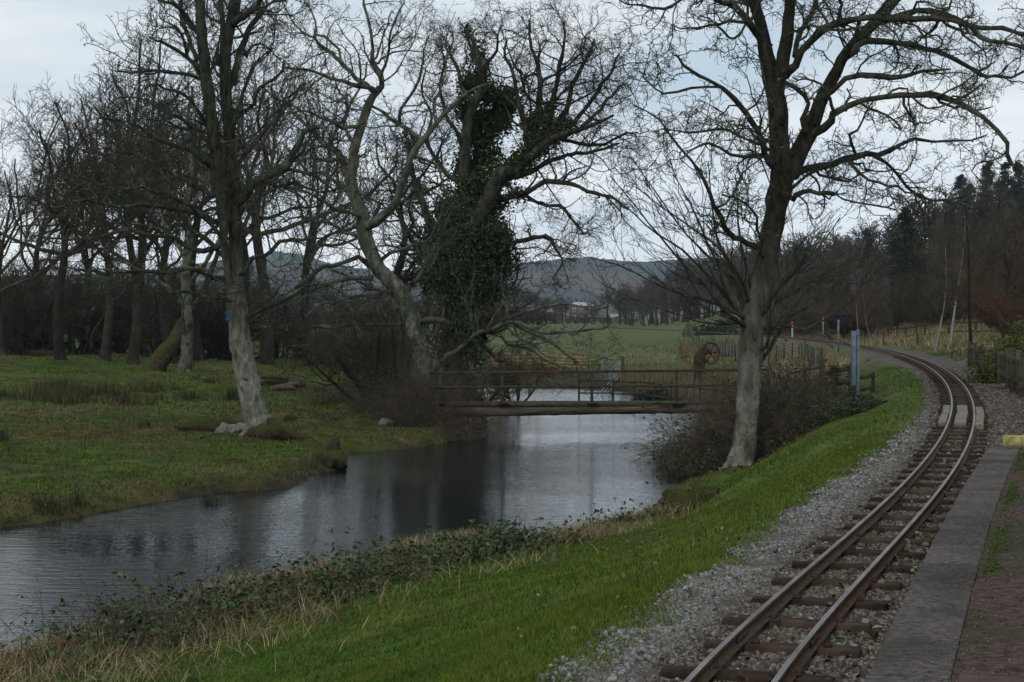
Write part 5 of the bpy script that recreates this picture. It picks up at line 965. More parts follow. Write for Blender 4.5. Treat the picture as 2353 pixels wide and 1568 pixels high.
#@@BG
# ------------------------------------------------------------------ background woodland: a few tree forms, copied individually
def proto(seed, h, kind='round', rmin=.012, dens=1., z0_=.33):
    rg = R_(seed); nz = 12; z = np.linspace(0, 1, nz); parts = {}
    if kind == 'conifer':
        P = np.stack([.1 * np.sin(z * 3), 0 * z, z * h], 1)[None]; R = (.02 * h * (1 - z) + .02)[None]
        n = int(60 * dens); t = np.sort(rg.uniform(.12, 1, n)); an = rg.uniform(0, 6.28, n); L_ = (1 - t) ** .75 * h * .24 + .2
        V = []; F = []
        lb = np.zeros((n, 5, 3)); s5 = np.linspace(0, 1, 5)
        lb[:, :, 0] = np.cos(an)[:, None] * L_[:, None] * s5; lb[:, :, 1] = np.sin(an)[:, None] * L_[:, None] * s5; lb[:, :, 2] = (t * h)[:, None] - .25 * L_[:, None] * s5 ** 1.6 + .05 * L_[:, None]
        m = 95; idx = np.repeat(np.arange(n), m); tt = rg.random(n * m) ** .7; f = tt * 4; i = np.minimum(f.astype(int), 3); fr = (f - i)[:, None]; pos = lb[idx, i] * (1 - fr) + lb[idx, i + 1] * fr
        pos += rg.normal(0, .17, pos.shape) * (L_[idx][:, None] * .6 + .3); V, Fc = leaf_cards(pos, rg.uniform(.12, .3, len(pos)), rg, -.2, .35, .5)
        return [('trunk', *tubes(P, R, 6)), ('crown', V, Fc)]
    if kind == 'birch': z0, sp = .9, (18, 40)
    elif kind == 'shrub': z0, sp = .0, (0, 0)
    else: z0, sp = z0_, (20, 55)
    if kind == 'shrub':
        n = 9; P = np.zeros((n, nz, 3)); 
        for k in range(n):
            d = norm(np.array([rg.normal(0, .45), rg.normal(0, .45), 1.])); p = np.array([rg.normal(0, .05 * h), rg.normal(0, .05 * h), -.1])
            for j in range(nz): P[k, j] = p; d = norm(d + rg.normal(0, .12, 3)); p = p + d * h * rg.uniform(.75, 1.) / nz
        R = np.linspace(.018 * h, rmin, nz)[None] * np.ones((n, 1)); trunk = (P, R); c0 = trunk
        l = [lv(1.6 * dens * 6 / h, h * .33, ang=(20, 60), N=7, gn=.2, up=.05, rr=.55, rmin=rmin, tmin=.1), lv(2.6 * dens * 6 / h, h * .18, ang=(25, 60), N=5, gn=.22, up=.04, rr=.6, rmin=rmin), lv(4. * dens * 6 / h, h * .1, ang=(25, 60), N=3, gn=.2, up=.04, rr=.7, rmin=rmin * .8)]
    else:
        lean = rg.uniform(-.13, .13, 2); top = h * (z0 if kind != 'birch' else .95); k1, k2 = rg.uniform(0, 6, 2)
        if kind == 'birch': lean = lean * 2.6
        P = np.stack([top * (lean[0] * z + (.05 if kind == 'birch' else .06) * np.sin(5 * z + k1) * z), top * (lean[1] * z + .05 * np.sin(4 * z + k2) * z), z * top - .2], 1)[None]; R0 = h * (.012 if kind == 'birch' else .0145 if z0_ > .3 else .012)
        R = (R0 * (1.25 - .25 * ss(z, 0, .15)) * (1 - (.92 if kind == 'birch' else .45) * z))[None]; R[:, 0] *= 1.25; trunk = (P, R)
        if kind == 'birch':
            l = [lv(26 / h, h * .38, ang=(25, 50), N=8, gn=.1, up=.05, rr=.5, rmin=rmin, tmin=.25, ratio=.6), lv(5.5 * dens * 10 / h, h * .16, ang=(20, 50), N=6, gn=.14, up=-.02, rr=.6, rmin=rmin), lv(7 * dens * 10 / h, h * .08, ang=(20, 50), N=4, gn=.15, up=-.08, rr=.7, rmin=rmin * .7)]
        else:
            big = spawn(P[:, 4:], R[:, 4:], rg, 16 / h * 2.0, h * .62, ang=(22, 68), tmin=.05, rr=.55, rmin=.05, N=14, gn=.2, up=.07, ratio=2.2, taper=.2, tip=.8)
            lead = spawn(P[:, -3:], R[:, -3:], rg, 40 / h, h * .58, ang=(5, 35), tmin=.3, rr=.7, rmin=.05, N=14, gn=.15, up=.09, ratio=9, taper=.15)
            c0 = (np.vstack([big[0], lead[0]]), np.vstack([big[1], lead[1]]))
            l = [lv(1.8 * dens * 12 / h, h * .22, ang=(25, 60), N=8, gn=.18, up=.07, rr=.5, rmin=rmin * 1.5, tmin=.2), lv(2.8 * dens * 12 / h, h * .115, ang=(25, 60), N=6, gn=.2, up=.06, rr=.55, rmin=rmin), lv(3.6 * dens * 12 / h, h * .06, ang=(20, 55), N=4, gn=.2, up=.05, rr=.7, rmin=rmin), lv(4.2 * dens * 12 / h, h * .032, ang=(20, 50), N=3, gn=.15, up=.05, rr=.8, rmin=rmin * .8, tmin=.3)]
    if kind in ('birch',): c0 = trunk
    lev = []; c = c0
    for k in l: c = spawn(*c, rng=rg, **k); lev.append(c)
    V = []; F = []; n = 0
    allv = ([c0] if kind not in ('birch', 'shrub') else []) + lev
    for k, (P_, Rr) in enumerate(allv):
        v, q = tubes(P_, Rr, 5 if k == 0 else 3); V.append(v); F.append(q + n); n += len(v)
    V = np.vstack(V); k = h / np.percentile(V[:, 2], 99.9); tv, tf = tubes(*trunk, 8)
    return [('trunk' if kind != 'shrub' else 'stems', tv * k, tf), ('crown', V * k, np.vstack(F))]
PMESH = {}
def get_proto(key, seed, h, kind, mb, mtw, rmin=.012, dens=1., z0=.38):
    if key not in PMESH:
        out = []
        for nm, V, Fc in proto(seed, h, kind, rmin, dens, z0):
            o = mesh(nm, V, Fc, mb if nm in ('trunk', 'stems') else mtw, smooth=True); me = o.data; bpy.data.objects.remove(o); out.append((nm, me))
        PMESH[key] = (out, h)
    return PMESH[key]
def put_tree(key, name, label, cat, X, Y, h, group=None, rot=None, widen=1., z=None, over=None):
    out, h0 = PMESH[key]; s_ = h / h0; g = gz1(X, Y) if z is None else z; r_ = thing(name, label, cat, (X, Y, g), random.uniform(0, 6.28) if rot is None else rot, group); r_.scale = (s_ * widen, s_ * widen, s_)
    for nm, me in out:
        if nm == 'stems': nm = 'stem'
        o = bpy.data.objects.new(nm, me); COL.objects.link(o); o.parent = r_
    return r_
for i in range(4): get_proto('oak%d' % i, 40 + i, 15., 'round', M['bgbark'], M['bgtwig'], .009, 1.2)
for i in range(3): get_proto('wood%d' % i, 60 + i, 12., 'round', M['bgbark'], M['bgtwig'], .02, 1.25, .2)
for i in range(2): get_proto('slim%d' % i, 70 + i, 12., 'birch', M['bgbark'], M['bgtwig'], .014, 1.)
for i in range(2): get_proto('birch%d' % i, 80 + i, 9., 'birch', M['birchbark'], M['bgtwig'], .009, 1.)
for i in range(2): get_proto('shrub%d' % i, 90 + i, 6., 'shrub', M['bgbark'], M['bgtwig'], .011, 1.9)
get_proto('redshrub', 95, 6., 'shrub', M['bgbark'], M['redtwig'], .011, 1.6)
for i in range(2): get_proto('fir%d' % i, 100 + i, 14., 'conifer', M['bgbark'], M['conifer'], dens=1.6)
# left wood behind the meadow
def at(x, d): return ((x - HX) / FP * d, d)
LW = [(5, 112, 232, 'oak0', 'slim bare tree at the far left edge of the photo'), (140, 100, 205, 'oak1', 'round-crowned bare tree with purplish top, second from the left edge'), (240, 106, 150, 'oak2', 'bare tree with thick leaning trunk left of the split mossy tree'), (305, 102, 120, 'oak3', 'bare tree with a forked trunk in the middle of the left wood'),
 (392, 108, 85, 'oak0', 'tall bare tree behind the left edge of the white-trunked tree'), (455, 112, 70, 'oak2', 'tallest bare background tree, directly behind the white-trunked tree'), (610, 112, 70, 'oak1', 'fine-twigged bare tree seen between the white-trunked and the forked tree'), (690, 125, 130, 'oak3', 'bare tree in the gap left of the forked white-barked tree'),
 (70, 125, 250, 'oak3', 'dark bare tree behind the gap at the far left'), (190, 128, 190, 'oak0', 'bare tree filling the crown gap behind the round-crowned tree'), (340, 130, 140, 'oak1', 'bare tree in the second row of the left wood'), (540, 130, 120, 'oak2', 'bare tree behind the whitish leaning trunk'), (-90, 115, 240, 'oak2', 'bare tree just outside the left edge of the photo')]
for x, d, yt, k, lab in LW:
    X, Y = at(x, d); g = gz1(X, Y); h = PX(0, yt, d)[2] - g; put_tree(k, 'bare_tree', lab, 'tree', X, Y, h * 1.02, widen=.95)
# pale trunk with the mossy leaning bole
rg = R_(33)
T5 = [[(425, 856, 34), (428, 800, 26), (430, 740, 24), (428, 680, 22), (426, 620, 20), (436, 560, 18), (430, 480, 15), (440, 400, 12), (432, 300, 8), (440, 200, 5)]]; T5b = ([(330, 880, 44), (352, 846, 50), (380, 812, 42), (402, 780, 30), (418, 740, 20), (455, 690, 16), (480, 640, 13), (500, 580, 10)], 2.)
t5, b5, _ = big_tree('twin_stemmed_tree', 'pale-trunked tree with a thick mossy bole leaning against it, left of the white trunk', 'tree', 90., T5, [([(428, 600, 12), (395, 540, 10), (360, 480, 8), (320, 420, 6), (290, 350, 3)], 2), ([(430, 660, 12), (470, 610, 10), (500, 560, 8), (550, 500, 6), (590, 420, 3)], -2), ([(426, 700, 10), (380, 660, 9), (330, 620, 7), (270, 600, 5), (230, 560, 3)], -2), ([(436, 480, 9), (470, 420, 7), (500, 350, 5), (520, 280, 3)], 2), ([(430, 520, 9), (400, 450, 8), (390, 380, 6), (370, 300, 3)], -2)], [lv(1.1, 3, ang=(30, 60), N=8, gn=.2, rr=.5, rmin=.015), lv(1.7, 1.5, ang=(30, 60), N=6, gn=.25, rr=.6, rmin=.012), lv(2.6, .8, ang=(30, 60), N=4, gn=.25, rr=.7, rmin=.01)], rg, M['bark_lichen'], M['bark_lichen'], M['twig'])
Q, w_ = limb_pts(T5b[0], 90., 2., rg, .05, .25); v, q = tubes(Q - b5, w_, 14, .1, rg); mesh('mossy_stem', v, q, M['mosslog'], t5, smooth=True)
for i, (x, d, hh) in enumerate([(10, 120, 7), (60, 116, 5.5), (115, 122, 7), (175, 118, 6), (215, 126, 7), (265, 120, 6), (320, 124, 7), (365, 116, 6), (410, 126, 6.5), (460, 118, 6), (505, 124, 6), (555, 118, 5), (30, 135, 8), (90, 138, 8), (150, 136, 8), (300, 140, 8), (440, 142, 8), (-40, 120, 7), (-100, 124, 8), (640, 128, 4.5), (690, 126, 4), (760, 118, 4.5), (840, 112, 4.5), (900, 108, 4), (800, 100, 3.5), (870, 96, 3.5)]):
    X, Y = at(x, d); put_tree('shrub%d' % (i % 2), 'thicket_shrub', 'dense brown leafless shrub in the hedge thicket under the left wood' if x < 600 else 'low bare shrub along the pasture fence behind the forked tree', 'shrub', X, Y, hh, 'shrubs of the left thicket' if x < 600 else 'shrubs by the pasture fence', widen=1.25)
# far treeline across the pasture
rg = R_(55)
for i in range(64):
    x = 330 + i * 16.5 + rg.uniform(-6, 6); d = rg.uniform(300, 430); yt = 665 + 16 * math.sin(i * .7) + rg.uniform(-10, 12)
    if 1290 < x: d = 720 + rg.uniform(0, 60); yt = 690 + rg.uniform(-6, 8)
    X, Y = at(x, d); g = EYE - (743 - HY) / FP * d if d < 600 else gz1(X, Y); h = PX(0, yt, d)[2] - g; put_tree('wood%d' % (i % 3), 'field_edge_tree', 'bare brown tree in the distant treeline beyond the pasture', 'tree', X, Y, max(h, 3), 'trees of the far field edge', widen=1.5, z=g)
for i in range(46):
    x = 560 + i * 20 + rg.uniform(-8, 8); d = rg.uniform(285, 330); 
    if 1270 < x < 1500: d = rg.uniform(590, 640)
    X, Y = at(x, d); put_tree('shrub%d' % (i % 2), 'hedge_shrub', 'brown leafless hedge shrub at the foot of the distant treeline', 'shrub', X, Y, rg.uniform(2.2, 4.2), 'hedge shrubs of the far field edge', widen=1.9, z=EYE - (744 - HY) / FP * d)
for x, d, yt, k, lab in ((1395, 520, 652, 'wood1', 'rounded bare tree just right of the distant farmhouse'), (1425, 520, 648, 'wood2', 'taller twin of the rounded bare trees right of the farmhouse'), (1365, 560, 690, 'wood0', 'small bare tree touching the farmhouse on its right'), (1290, 640, 680, 'wood0', 'dark bare tree just left of the distant farmhouse')):
    X, Y = at(x, d); g = EYE - (742 - HY) / FP * d; put_tree(k, 'bare_tree', lab, 'tree', X, Y, PX(0, yt, d)[2] - g, widen=1.25, z=g)
# hillside wood on the right, ridge heights measured along the photo
rx = [1440, 1500, 1560, 1600, 1680, 1750, 1830, 1900, 1960, 2000, 2060, 2100, 2160, 2200, 2260, 2353, 2500]; ryy = [662, 640, 612, 592, 566, 550, 540, 528, 522, 520, 492, 462, 434, 420, 408, 398, 380]
cnt = 0
for row in range(7):
    for x in np.arange(1450, 2560, 30 if row < 6 else 36):
        x = x + rg.uniform(-14, 14); ridge = np.interp(x, rx, ryy); k = row / 6
        if x < 1740: d = 480 - (x - 1450) * .55 + row * 18; 
        else: d = 215 + row * 38 - (x - 1740) * .06
        X, Y = at(x, d); g = gz1(X, Y); yt = 705 - (705 - ridge) * (.30 + .70 * k) + rg.uniform(-9, 9)
        if row == 0: yt = min(yt, 690)
        h = PX(0, yt, d)[2] - g
        if h < 2.5: continue
        h = min(h, 26) * (1.12 if x < 1740 else 1.06); con = (x > 2180 and row > 2 and rg.random() < .75) or (x > 1780 and row > 4 and rg.random() < .07)
        key = 'fir%d' % (cnt % 2) if con else ('slim%d' % (cnt % 2) if rg.random() < .3 else 'wood%d' % (cnt % 3))
        wh_ = ['at the very foot', 'in the lowest belt', 'in the second belt', 'half way up', 'above the middle', 'just under the skyline', 'on the skyline'][row]
        if con: put_tree(key, 'conifer', 'dark evergreen %s of the wooded slope to the right' % wh_, 'conifer', X, Y, h * 1.05, 'evergreens of the hillside wood', widen=1.2)
        elif x < 1740: put_tree(key, 'woodland_tree', 'bare brown tree %s of the far wood towards the farmhouse' % wh_, 'tree', X, Y, h, 'trees of the far wood', widen=1.35)
        else: put_tree(key, 'woodland_tree', 'bare brown tree %s of the wooded slope beside the line' % wh_, 'tree', X, Y, h, 'trees of the hillside wood', widen=1.3)
        cnt += 1
for x, d, yt, yb, k, nm, lab, wd in ((2080, 210, 480, 740, 'fir1', 'conifer', 'lone pointed conifer standing out on the skyline of the wood', 1.3), (2232, 74, 400, 812, 'slim0', 'alder_tree', 'dark slender tree with ivy-green trunk rising behind the picket fence', 1.),
    (2180, 82, 470, 785, 'birch0', 'birch_tree', 'leaning white birch, right one of the pair past the bend', .9), (2148, 80, 500, 780, 'birch1', 'birch_tree', 'white birch, left one of the pair past the bend', .8), (1975, 100, 590, 790, 'birch1', 'birch_tree', 'thin young birch showing just behind the grey sign pole', .5), (2003, 102, 640, 768, 'birch0', 'birch_tree', 'thin white young birch right of the grey sign pole', .5),
    (1558, 210, 640, 755, 'birch0', 'birch_tree', 'small white birch left of the lichened trunk, at the wood edge', .7), (2030, 104, 640, 775, 'slim1', 'alder_tree', 'dark ivied multi-stem tree right of the young birches', .8), (2060, 110, 600, 770, 'slim0', 'alder_tree', 'dark thin tree by the end of the paddock fence', .8), (2110, 95, 560, 775, 'slim1', 'alder_tree', 'bare thin tree left of the birch pair', .9),
    (2300, 84, 430, 790, 'slim1', 'alder_tree', 'dark bare tree behind the gorse bush', 1.1), (2370, 90, 380, 790, 'slim0', 'alder_tree', 'dark bare tree cut by the right edge of the photo', 1.2)):
    X, Y = at(x, d); g = gz1(X, Y); put_tree(k, nm, lab, 'tree', X, Y, PX(0, yt, d)[2] - g, widen=wd)
for i, (x, d, hh) in enumerate([(2335, 105, 6.5), (2375, 100, 7), (2290, 120, 5.5), (1960, 150, 4.5), (2365, 78, 4)]):
    X, Y = at(x, d); put_tree('redshrub', 'russet_shrub', ['large russet-twigged bush at the right edge under the conifers', 'russet-twigged bush cut by the right edge', 'smaller russet bush left of the large one', 'reddish bare bush behind the young birches', 'low russet bush above the gorse'][i], 'shrub', X, Y, hh, widen=1.1)
for i in range(26):
    x = 1760 + i * 24 + rg.uniform(-10, 10); d = rg.uniform(150, 200); X, Y = at(x, d); put_tree('shrub%d' % (i % 2), 'wood_edge_shrub', 'leafless brown shrub along the foot of the right hand wood', 'shrub', X, Y, rg.uniform(3, 5.5), 'shrubs at the wood edge', widen=1.3)
#@@PART4
# ------------------------------------------------------------------ undergrowth
M['cane'] = material('cane', (.042, .032, .022), (.125, .10, .07), scale=3)
rg = R_(77)
def blades(P, h, wd, rng, lean=.35, droop=.3, seg=3):
    """curved tapering grass blades; P (n,3)"""
    n = len(P); az = rng.uniform(0, 6.28, n); d = np.stack([np.cos(az), np.sin(az), 0 * az], -1); s_ = np.stack([-np.sin(az + rng.normal(0, .6, n)), np.cos(az), 0 * az], -1)
    ln = np.abs(rng.normal(0, lean, n))[:, None]; dr = np.abs(rng.normal(0, droop, n))[:, None]; h = h[:, None]; wd = wd[:, None]; V = []
    for k in range(seg + 1):
        t = k / seg; c = P + d * h * (ln * t + dr * t * t) + np.array([0, 0, 1.]) * h * (t - .45 * dr * t * t - .1 * ln * t)
        if k < seg: V += [c - s_ * wd * .5 * (1 - t * .6), c + s_ * wd * .5 * (1 - t * .6)]
        else: V.append(c)
    k = 2 * seg + 1; V = np.stack(V, 1).reshape(-1, 3); b = (np.arange(n) * k)[:, None]
    F = [np.vstack([b + np.array([2 * i, 2 * i + 1, 2 * i + 3, 2 * i + 2]) for i in range(seg - 1)]) if seg > 1 else np.zeros((0, 4), int), b + np.array([2 * seg - 2, 2 * seg - 1, 2 * seg])]
    return V, F, k
def grass_obj(name, label, cat, P, h, wd, pal, kind='stuff', seg=3, lean=.35, droop=.3, parent=None, mt='blade', colmod=None, origin=None):
    V, F, k = blades(P, h, wd, rg, lean, droop, seg); c = np.array(pal)[rg.integers(0, len(pal), len(P))] * rg.uniform(.7, 1.3, (len(P), 1))
    if colmod is not None: c = c * colmod
    if origin is not None: V = V - np.asarray(origin)
    o = mesh(name, V, F, M[mt], parent, col=np.repeat(c, k, 0))
    if parent is None: tag(o, label, cat, None, kind)
    return o
def field(n, y0, y1, u0=-.31, u1=.31, p=2.):
    r = rg.random(n); Y = (y0 ** (2) + r * (y1 ** 2 - y0 ** 2)) ** .5; return Y * rg.uniform(u0, u1, n), Y
GP_ = []; GH = []; GW = []; GK = []
vpal = np.array([(.042, .088, .006), (.062, .104, .008), (.030, .064, .006), (.095, .113, .014), (.15, .135, .05)])
mpal = np.array([(.044, .078, .008), (.062, .092, .012), (.09, .098, .02), (.14, .12, .045), (.036, .05, .01)])
for n, y0, y1, hh, ww in ((190000, 6.6, 14, .034, .004), (160000, 14, 28, .042, .008), (90000, 28, 62, .06, .016)):
    X, Y = field(n, y0, y1); d = sdist(X, Y, RIVS); td = track_d(X, Y); e = np.interp(Y, _be[:, 1], _be[:, 0]); nz = fbm(X, Y, 21, ((.25, .4), (.8, .3), (2.3, .25), (6., .2)))
    ok = (X < e + .03 + .16 * nz + rg.normal(0, .05, n) + .35 * rg.random(n) * (rg.random(n) > .9)) & (d > .02) & (td < -.7) & (X > -8) & ~((X < 2 - .1 * Y) & (Y > 34)) & ((Y < 34) | (X > 3.0))
    ok &= ~((sdist(X, Y, np.array([(4.2, 37.5), (9.5, 39), (9.5, 46), (5, 48)])) < -.2))
    X, Y, nz = X[ok], Y[ok], nz[ok]; GP_.append(np.stack([X, Y, gz(X, Y) - .004], -1)); m = len(X); mo = ss(fbm(X, Y, 81, ((.7, .5), (2.1, .5), (6., .4))), .0, .7)[:, None]; tall = 1 + 1.2 * (rg.random(m) > .94) + .5 * ss(nz, .2, .6)
    GH.append(hh * rg.uniform(.6, 1.4, m) * tall); GW.append(np.full(m, ww) * rg.uniform(.7, 1.3, m)); k = rg.choice(5, m, p=[.34, .3, .2, .12, .04]); c = vpal[k] * (1 + .35 * nz[:, None] * np.array([1.2, .6, .5])); c = c * (1 - .55 * mo) + np.array((.088, .10, .012)) * .55 * mo; bn = ss(fbm(X, Y, 82, ((1.3, .5), (4., .5), (9, .3))), .45, .8)[:, None]; c = c * (1 - .6 * bn) + np.array((.09, .07, .03)) * .6 * bn; GK.append(c * rg.uniform(.75, 1.25, (m, 1)))
P = np.vstack(GP_); V, F, k = blades(P, np.concatenate(GH), np.concatenate(GW), rg, .45, .4, 2)
tag(mesh('verge_grass', V, F, M['blade'], col=np.repeat(np.vstack(GK), k, 0)), 'short green mown grass sloping from the ballast to the river', 'grass', None, 'stuff')
GP_ = []; GH = []; GW = []; GK = []
for n, y0, y1, hh, ww in ((150000, 25, 55, .055, .018), (90000, 55, 95, .08, .035), (40000, 95, 150, .1, .06)):
    X, Y = field(n, y0, y1, -.33, .05 if y0 > 50 else -.02); d = sdist(X, Y, RIVS); nz = fbm(X, Y, 21, ((.25, .4), (.8, .3), (2.3, .25), (6., .2))); n2 = fbm(X, Y, 22, ((.15, .5), (.5, .3), (1.5, .2)))
    ok = (d > .05) & (nz + n2 > -.75) & (rg.random(n) < .55 + .5 * ss(nz, -.3, .3)); X, Y, nz, n2 = X[ok], Y[ok], nz[ok], n2[ok]; m = len(X)
    GP_.append(np.stack([X, Y, gz(X, Y) - .004], -1)); GH.append(hh * rg.uniform(.5, 1.4, m) * (1 + 1.4 * (rg.random(m) > .95))); GW.append(np.full(m, ww) * rg.uniform(.7, 1.3, m))
    br_ = ss(n2 + .5 * nz, -.1, .6); kk = np.where(rg.random(m) < .25 + .6 * br_, rg.integers(2, 5, m), rg.integers(0, 2, m)); GK.append(mpal[kk] * rg.uniform(.7, 1.25, (m, 1)))
P = np.vstack(GP_); V, F, k = blades(P, np.concatenate(GH), np.concatenate(GW), rg, .5, .4, 2)
tag(mesh('meadow_grass', V, F, M['blade'], col=np.repeat(np.vstack(GK), k, 0)), 'grazed olive-green grass of the meadow across the river', 'grass', None, 'stuff')
lb_ = np.array(left_bank); sl_ = np.concatenate([[0], np.cumsum(np.linalg.norm(np.diff(lb_, axis=0), axis=1))]); n = 16000; t = rg.random(n) * sl_[-1]; X = np.interp(t, sl_, lb_[:, 0]) + rg.normal(0, .35, n); Y = np.interp(t, sl_, lb_[:, 1]) + rg.normal(0, .35, n); ds = sdist(X, Y, RIVS); ok = (ds > -.12) & (ds < .7); X, Y = X[ok], Y[ok]
grass_obj('shore_grass', 'ragged olive and brown grass hanging over the far water edge', 'grass', np.stack([X, Y, np.maximum(gz(X, Y), ZW + .0) - .01], -1), rg.uniform(.05, .17, len(X)), np.full(len(X), .014) * rg.uniform(.6, 1.3, len(X)), [(.06, .075, .015), (.035, .045, .012), (.09, .075, .03), (.05, .036, .018)], lean=.7, droop=.8, seg=2)
STRAW = [(.27, .21, .115), (.34, .27, .15), (.18, .135, .07), (.13, .095, .05), (.08, .10, .03)]
def canes(n, cx, cy, rx, ry, L_, r, z0=None, up=1., arch=.16, N=9, flat=.5):
    a = rg.uniform(0, 6.28, n); q = np.sqrt(rg.random(n)); X = cx + rx * q * np.cos(a); Y = cy + ry * q * np.sin(a); Z = gz(X, Y); Z = np.maximum(Z, ZW) if z0 is None else np.full(n, z0)
    d = norm(np.stack([rg.normal(0, flat, n), rg.normal(0, flat, n), np.full(n, up)], -1)); P = np.zeros((n, N, 3)); P[:, 0] = np.stack([X, Y, Z - .03], -1); st = L_ * rg.uniform(.4, 1.25, n) / (N - 1)
    for k in range(1, N):
        P[:, k] = P[:, k - 1] + d * st[:, None]; d = norm(d + rg.normal(0, .14, (n, 3)) + np.array([0, 0, -arch]))
    P[:, :, 2] = np.maximum(P[:, :, 2], ZW + .02); return P, np.linspace(1, .45, N)[None] * r * rg.uniform(.6, 1.3, (n, 1))
def bramble(label, lumps, r=.005, leaf=.045, lpal=None, side=(3., .35), name='bramble_bush', cat='bramble', mt='cane', leafspread=.05, arch=.16):
    """lumps: (X, Y, rx, ry, height, canes, leaves)"""
    o0 = np.array([lumps[0][0], lumps[0][1], max(gz1(lumps[0][0], lumps[0][1]), ZW)]); root = thing(name, label, cat, tuple(o0)); V = []; F = []; n = 0; LP = []
    for (X, Y, rx_, ry_, h, nc, nl) in lumps:
        c = canes(nc, X, Y, rx_, ry_, h * 1.5, r, arch=arch); sub = spawn(*c, rng=rg, dens=side[0], Lm=side[1], ang=(25, 75), N=5, gn=.25, up=-.02, rr=.6, rmin=r * .5, ratio=.6)
        for k, (P, R) in enumerate((c, sub)):
            if len(P): v, q = tubes(P, R, 4 if k == 0 else 3); V.append(v); F.append(q + n); n += len(v)
        if nl:
            A = np.concatenate([c[0].reshape(-1, 3), sub[0].reshape(-1, 3)]); A = A[A[:, 2] > ZW + .05]; A = A[rg.integers(0, len(A), nl)] + rg.normal(0, leafspread, (nl, 3)); LP.append(A)
    mesh('cane', np.vstack(V) - o0, np.vstack(F), M[mt], root, smooth=True)
    if LP:
        A = np.vstack(LP); # three leaflets from each point
        A3 = np.repeat(A, 3, 0) + rg.normal(0, leaf * .25, (len(A) * 3, 3)); v, f = leaf_cards(A3 - o0, rg.uniform(.6, 1.25, len(A3)) * leaf, rg, .45, .22, .75)
        mesh('foliage', v, f, M['leaf'], root, col=colpick(lpal or [(.022, .045, .014), (.032, .06, .018), (.045, .075, .022), (.03, .03, .015), (.06, .04, .02)], len(A3), rg))
    return root
def rb(x, y, z=None):  # bank point seen at a pixel
    return GP(x, y, -1.9 if z is None else z)
BANK = [(170, 1545, .55, .9, 'tangled bramble and dead stems at the lower left corner of the bank'), (330, 1500, .6, .8, 'reddish dead stems and bramble left of the small lichened post'), (470, 1450, .5, .55, 'leafy bramble around the small lichened post on the near bank'), (620, 1410, .55, .5, 'bramble patch right of the small lichened post, over dark leaf litter'), (780, 1385, .5, .55, 'bramble patch with dark green leaves behind the tallest straw grass'), (930, 1330, .5, .5, 'low bramble spreading down to the river in the middle of the near bank'), (1060, 1300, .45, .55, 'densest leafy bramble patch on the near bank, furthest up the river edge'), (1150, 1290, .3, .5, 'last low bramble of the near bank before the open grass edge')]
for i, (x, y, r_, h, lab) in enumerate(BANK):
    X, Y = rb(x, y); X2, Y2 = rb(x + 90, y - 10)
    bramble(lab, [(X, Y, .6, .7, h * (.62 if i % 3 else .38), 110 if i < 2 else 60, 190 if i > 1 else 120), (X + .5, Y + 1.1, .55, .7, h * (.4 if i % 2 else .6), 45, 120 if i > 1 else 60)], r=.0045, leaf=.072, leafspread=.07, lpal=[(.03, .065, .022), (.045, .085, .028), (.06, .10, .035), (.035, .05, .02), (.05, .06, .02)])
for i, (x, y) in enumerate(((120, 1530), (260, 1500), (390, 1470), (560, 1430), (700, 1390), (850, 1350))):
    X, Y = rb(x, y); bramble(['tall dead stems at the very corner of the near bank', 'wispy dead stems over the dark corner of the river', 'tallest bare briar left of the little lichened post', 'wispy briar sticking up between the two leafy patches', 'thin upright stems over the water below the leaning reflection', 'few dead stalks above the middle of the near bank'][i], [(X, Y, .9, .8, .62, 26, 16), (X + .4, Y + .6, .5, .5, .35, 60, 50)], r=.004, leaf=.045, arch=.09, side=(1.2, .3), name='dead_stems', cat='dead stems')
for x, y, lab in ((1215, 1285, 'sprig of bramble leaves at the water edge left of the earthy patch'), (1275, 1272, 'low bramble on the earthy patch of bank'), (1395, 1232, 'small leafy bramble arching over the water, middle of the grass edge'), (1450, 1222, 'bramble spray over the water left of the mossy tussock'), (1525, 1192, 'thin bare bramble stems beside the mossy tussock')):
    X, Y = rb(x, y, -1.95); bramble(lab, [(X, Y, .35, .35, .35, 26, 34)], r=.0035, leaf=.06)
# straw coloured dead grass along the near bank
bk = np.array(right_bank[1:14]); sb_ = np.concatenate([[0], np.cumsum(np.linalg.norm(np.diff(bk, axis=0), axis=1))])
n = 60000; t = rg.random(n) * sb_[-1] * .86; bx_, by_ = np.interp(t, sb_, bk[:, 0]), np.interp(t, sb_, bk[:, 1]); tx = np.interp(t + .5, sb_, bk[:, 0]) - bx_; ty = np.interp(t + .5, sb_, bk[:, 1]) - by_; l_ = np.hypot(tx, ty) + 1e-9; off = rg.gamma(2.0, .5, n) + .02; off *= 1 - .55 * ss(t, sb_[-1] * .5, sb_[-1] * .8)
X = bx_ + ty / l_ * off; Y = by_ - tx / l_ * off; cl = fbm(X, Y, 61, ((1.2, .5), (3., .4), (8, .3))); ok = (cl + rg.normal(0, .25, n) > -.05) & (sdist(X, Y, RIVS) > .03); X, Y, cl = X[ok], Y[ok], cl[ok]
P = np.stack([X, Y, gz(X, Y) - .01], -1); grass_obj('dead_grass', 'long straw-coloured dead grass between the brambles and the mown verge', 'grass', P, rg.uniform(.10, .30, len(P)) * (1 + .3 * cl), rg.uniform(.005, .010, len(P)), STRAW, lean=.55, droop=.75, seg=4)
n = 7000; ok = rg.random(n) < 1; t = rg.random(n) * sb_[-1] * .95; bx_, by_ = np.interp(t, sb_, bk[:, 0]), np.interp(t, sb_, bk[:, 1]); X = bx_ + rg.normal(.25, .5, n); Y = by_ + rg.normal(-.1, .5, n); ok = sdist(X, Y, RIVS) > -.15; X, Y = X[ok], Y[ok]
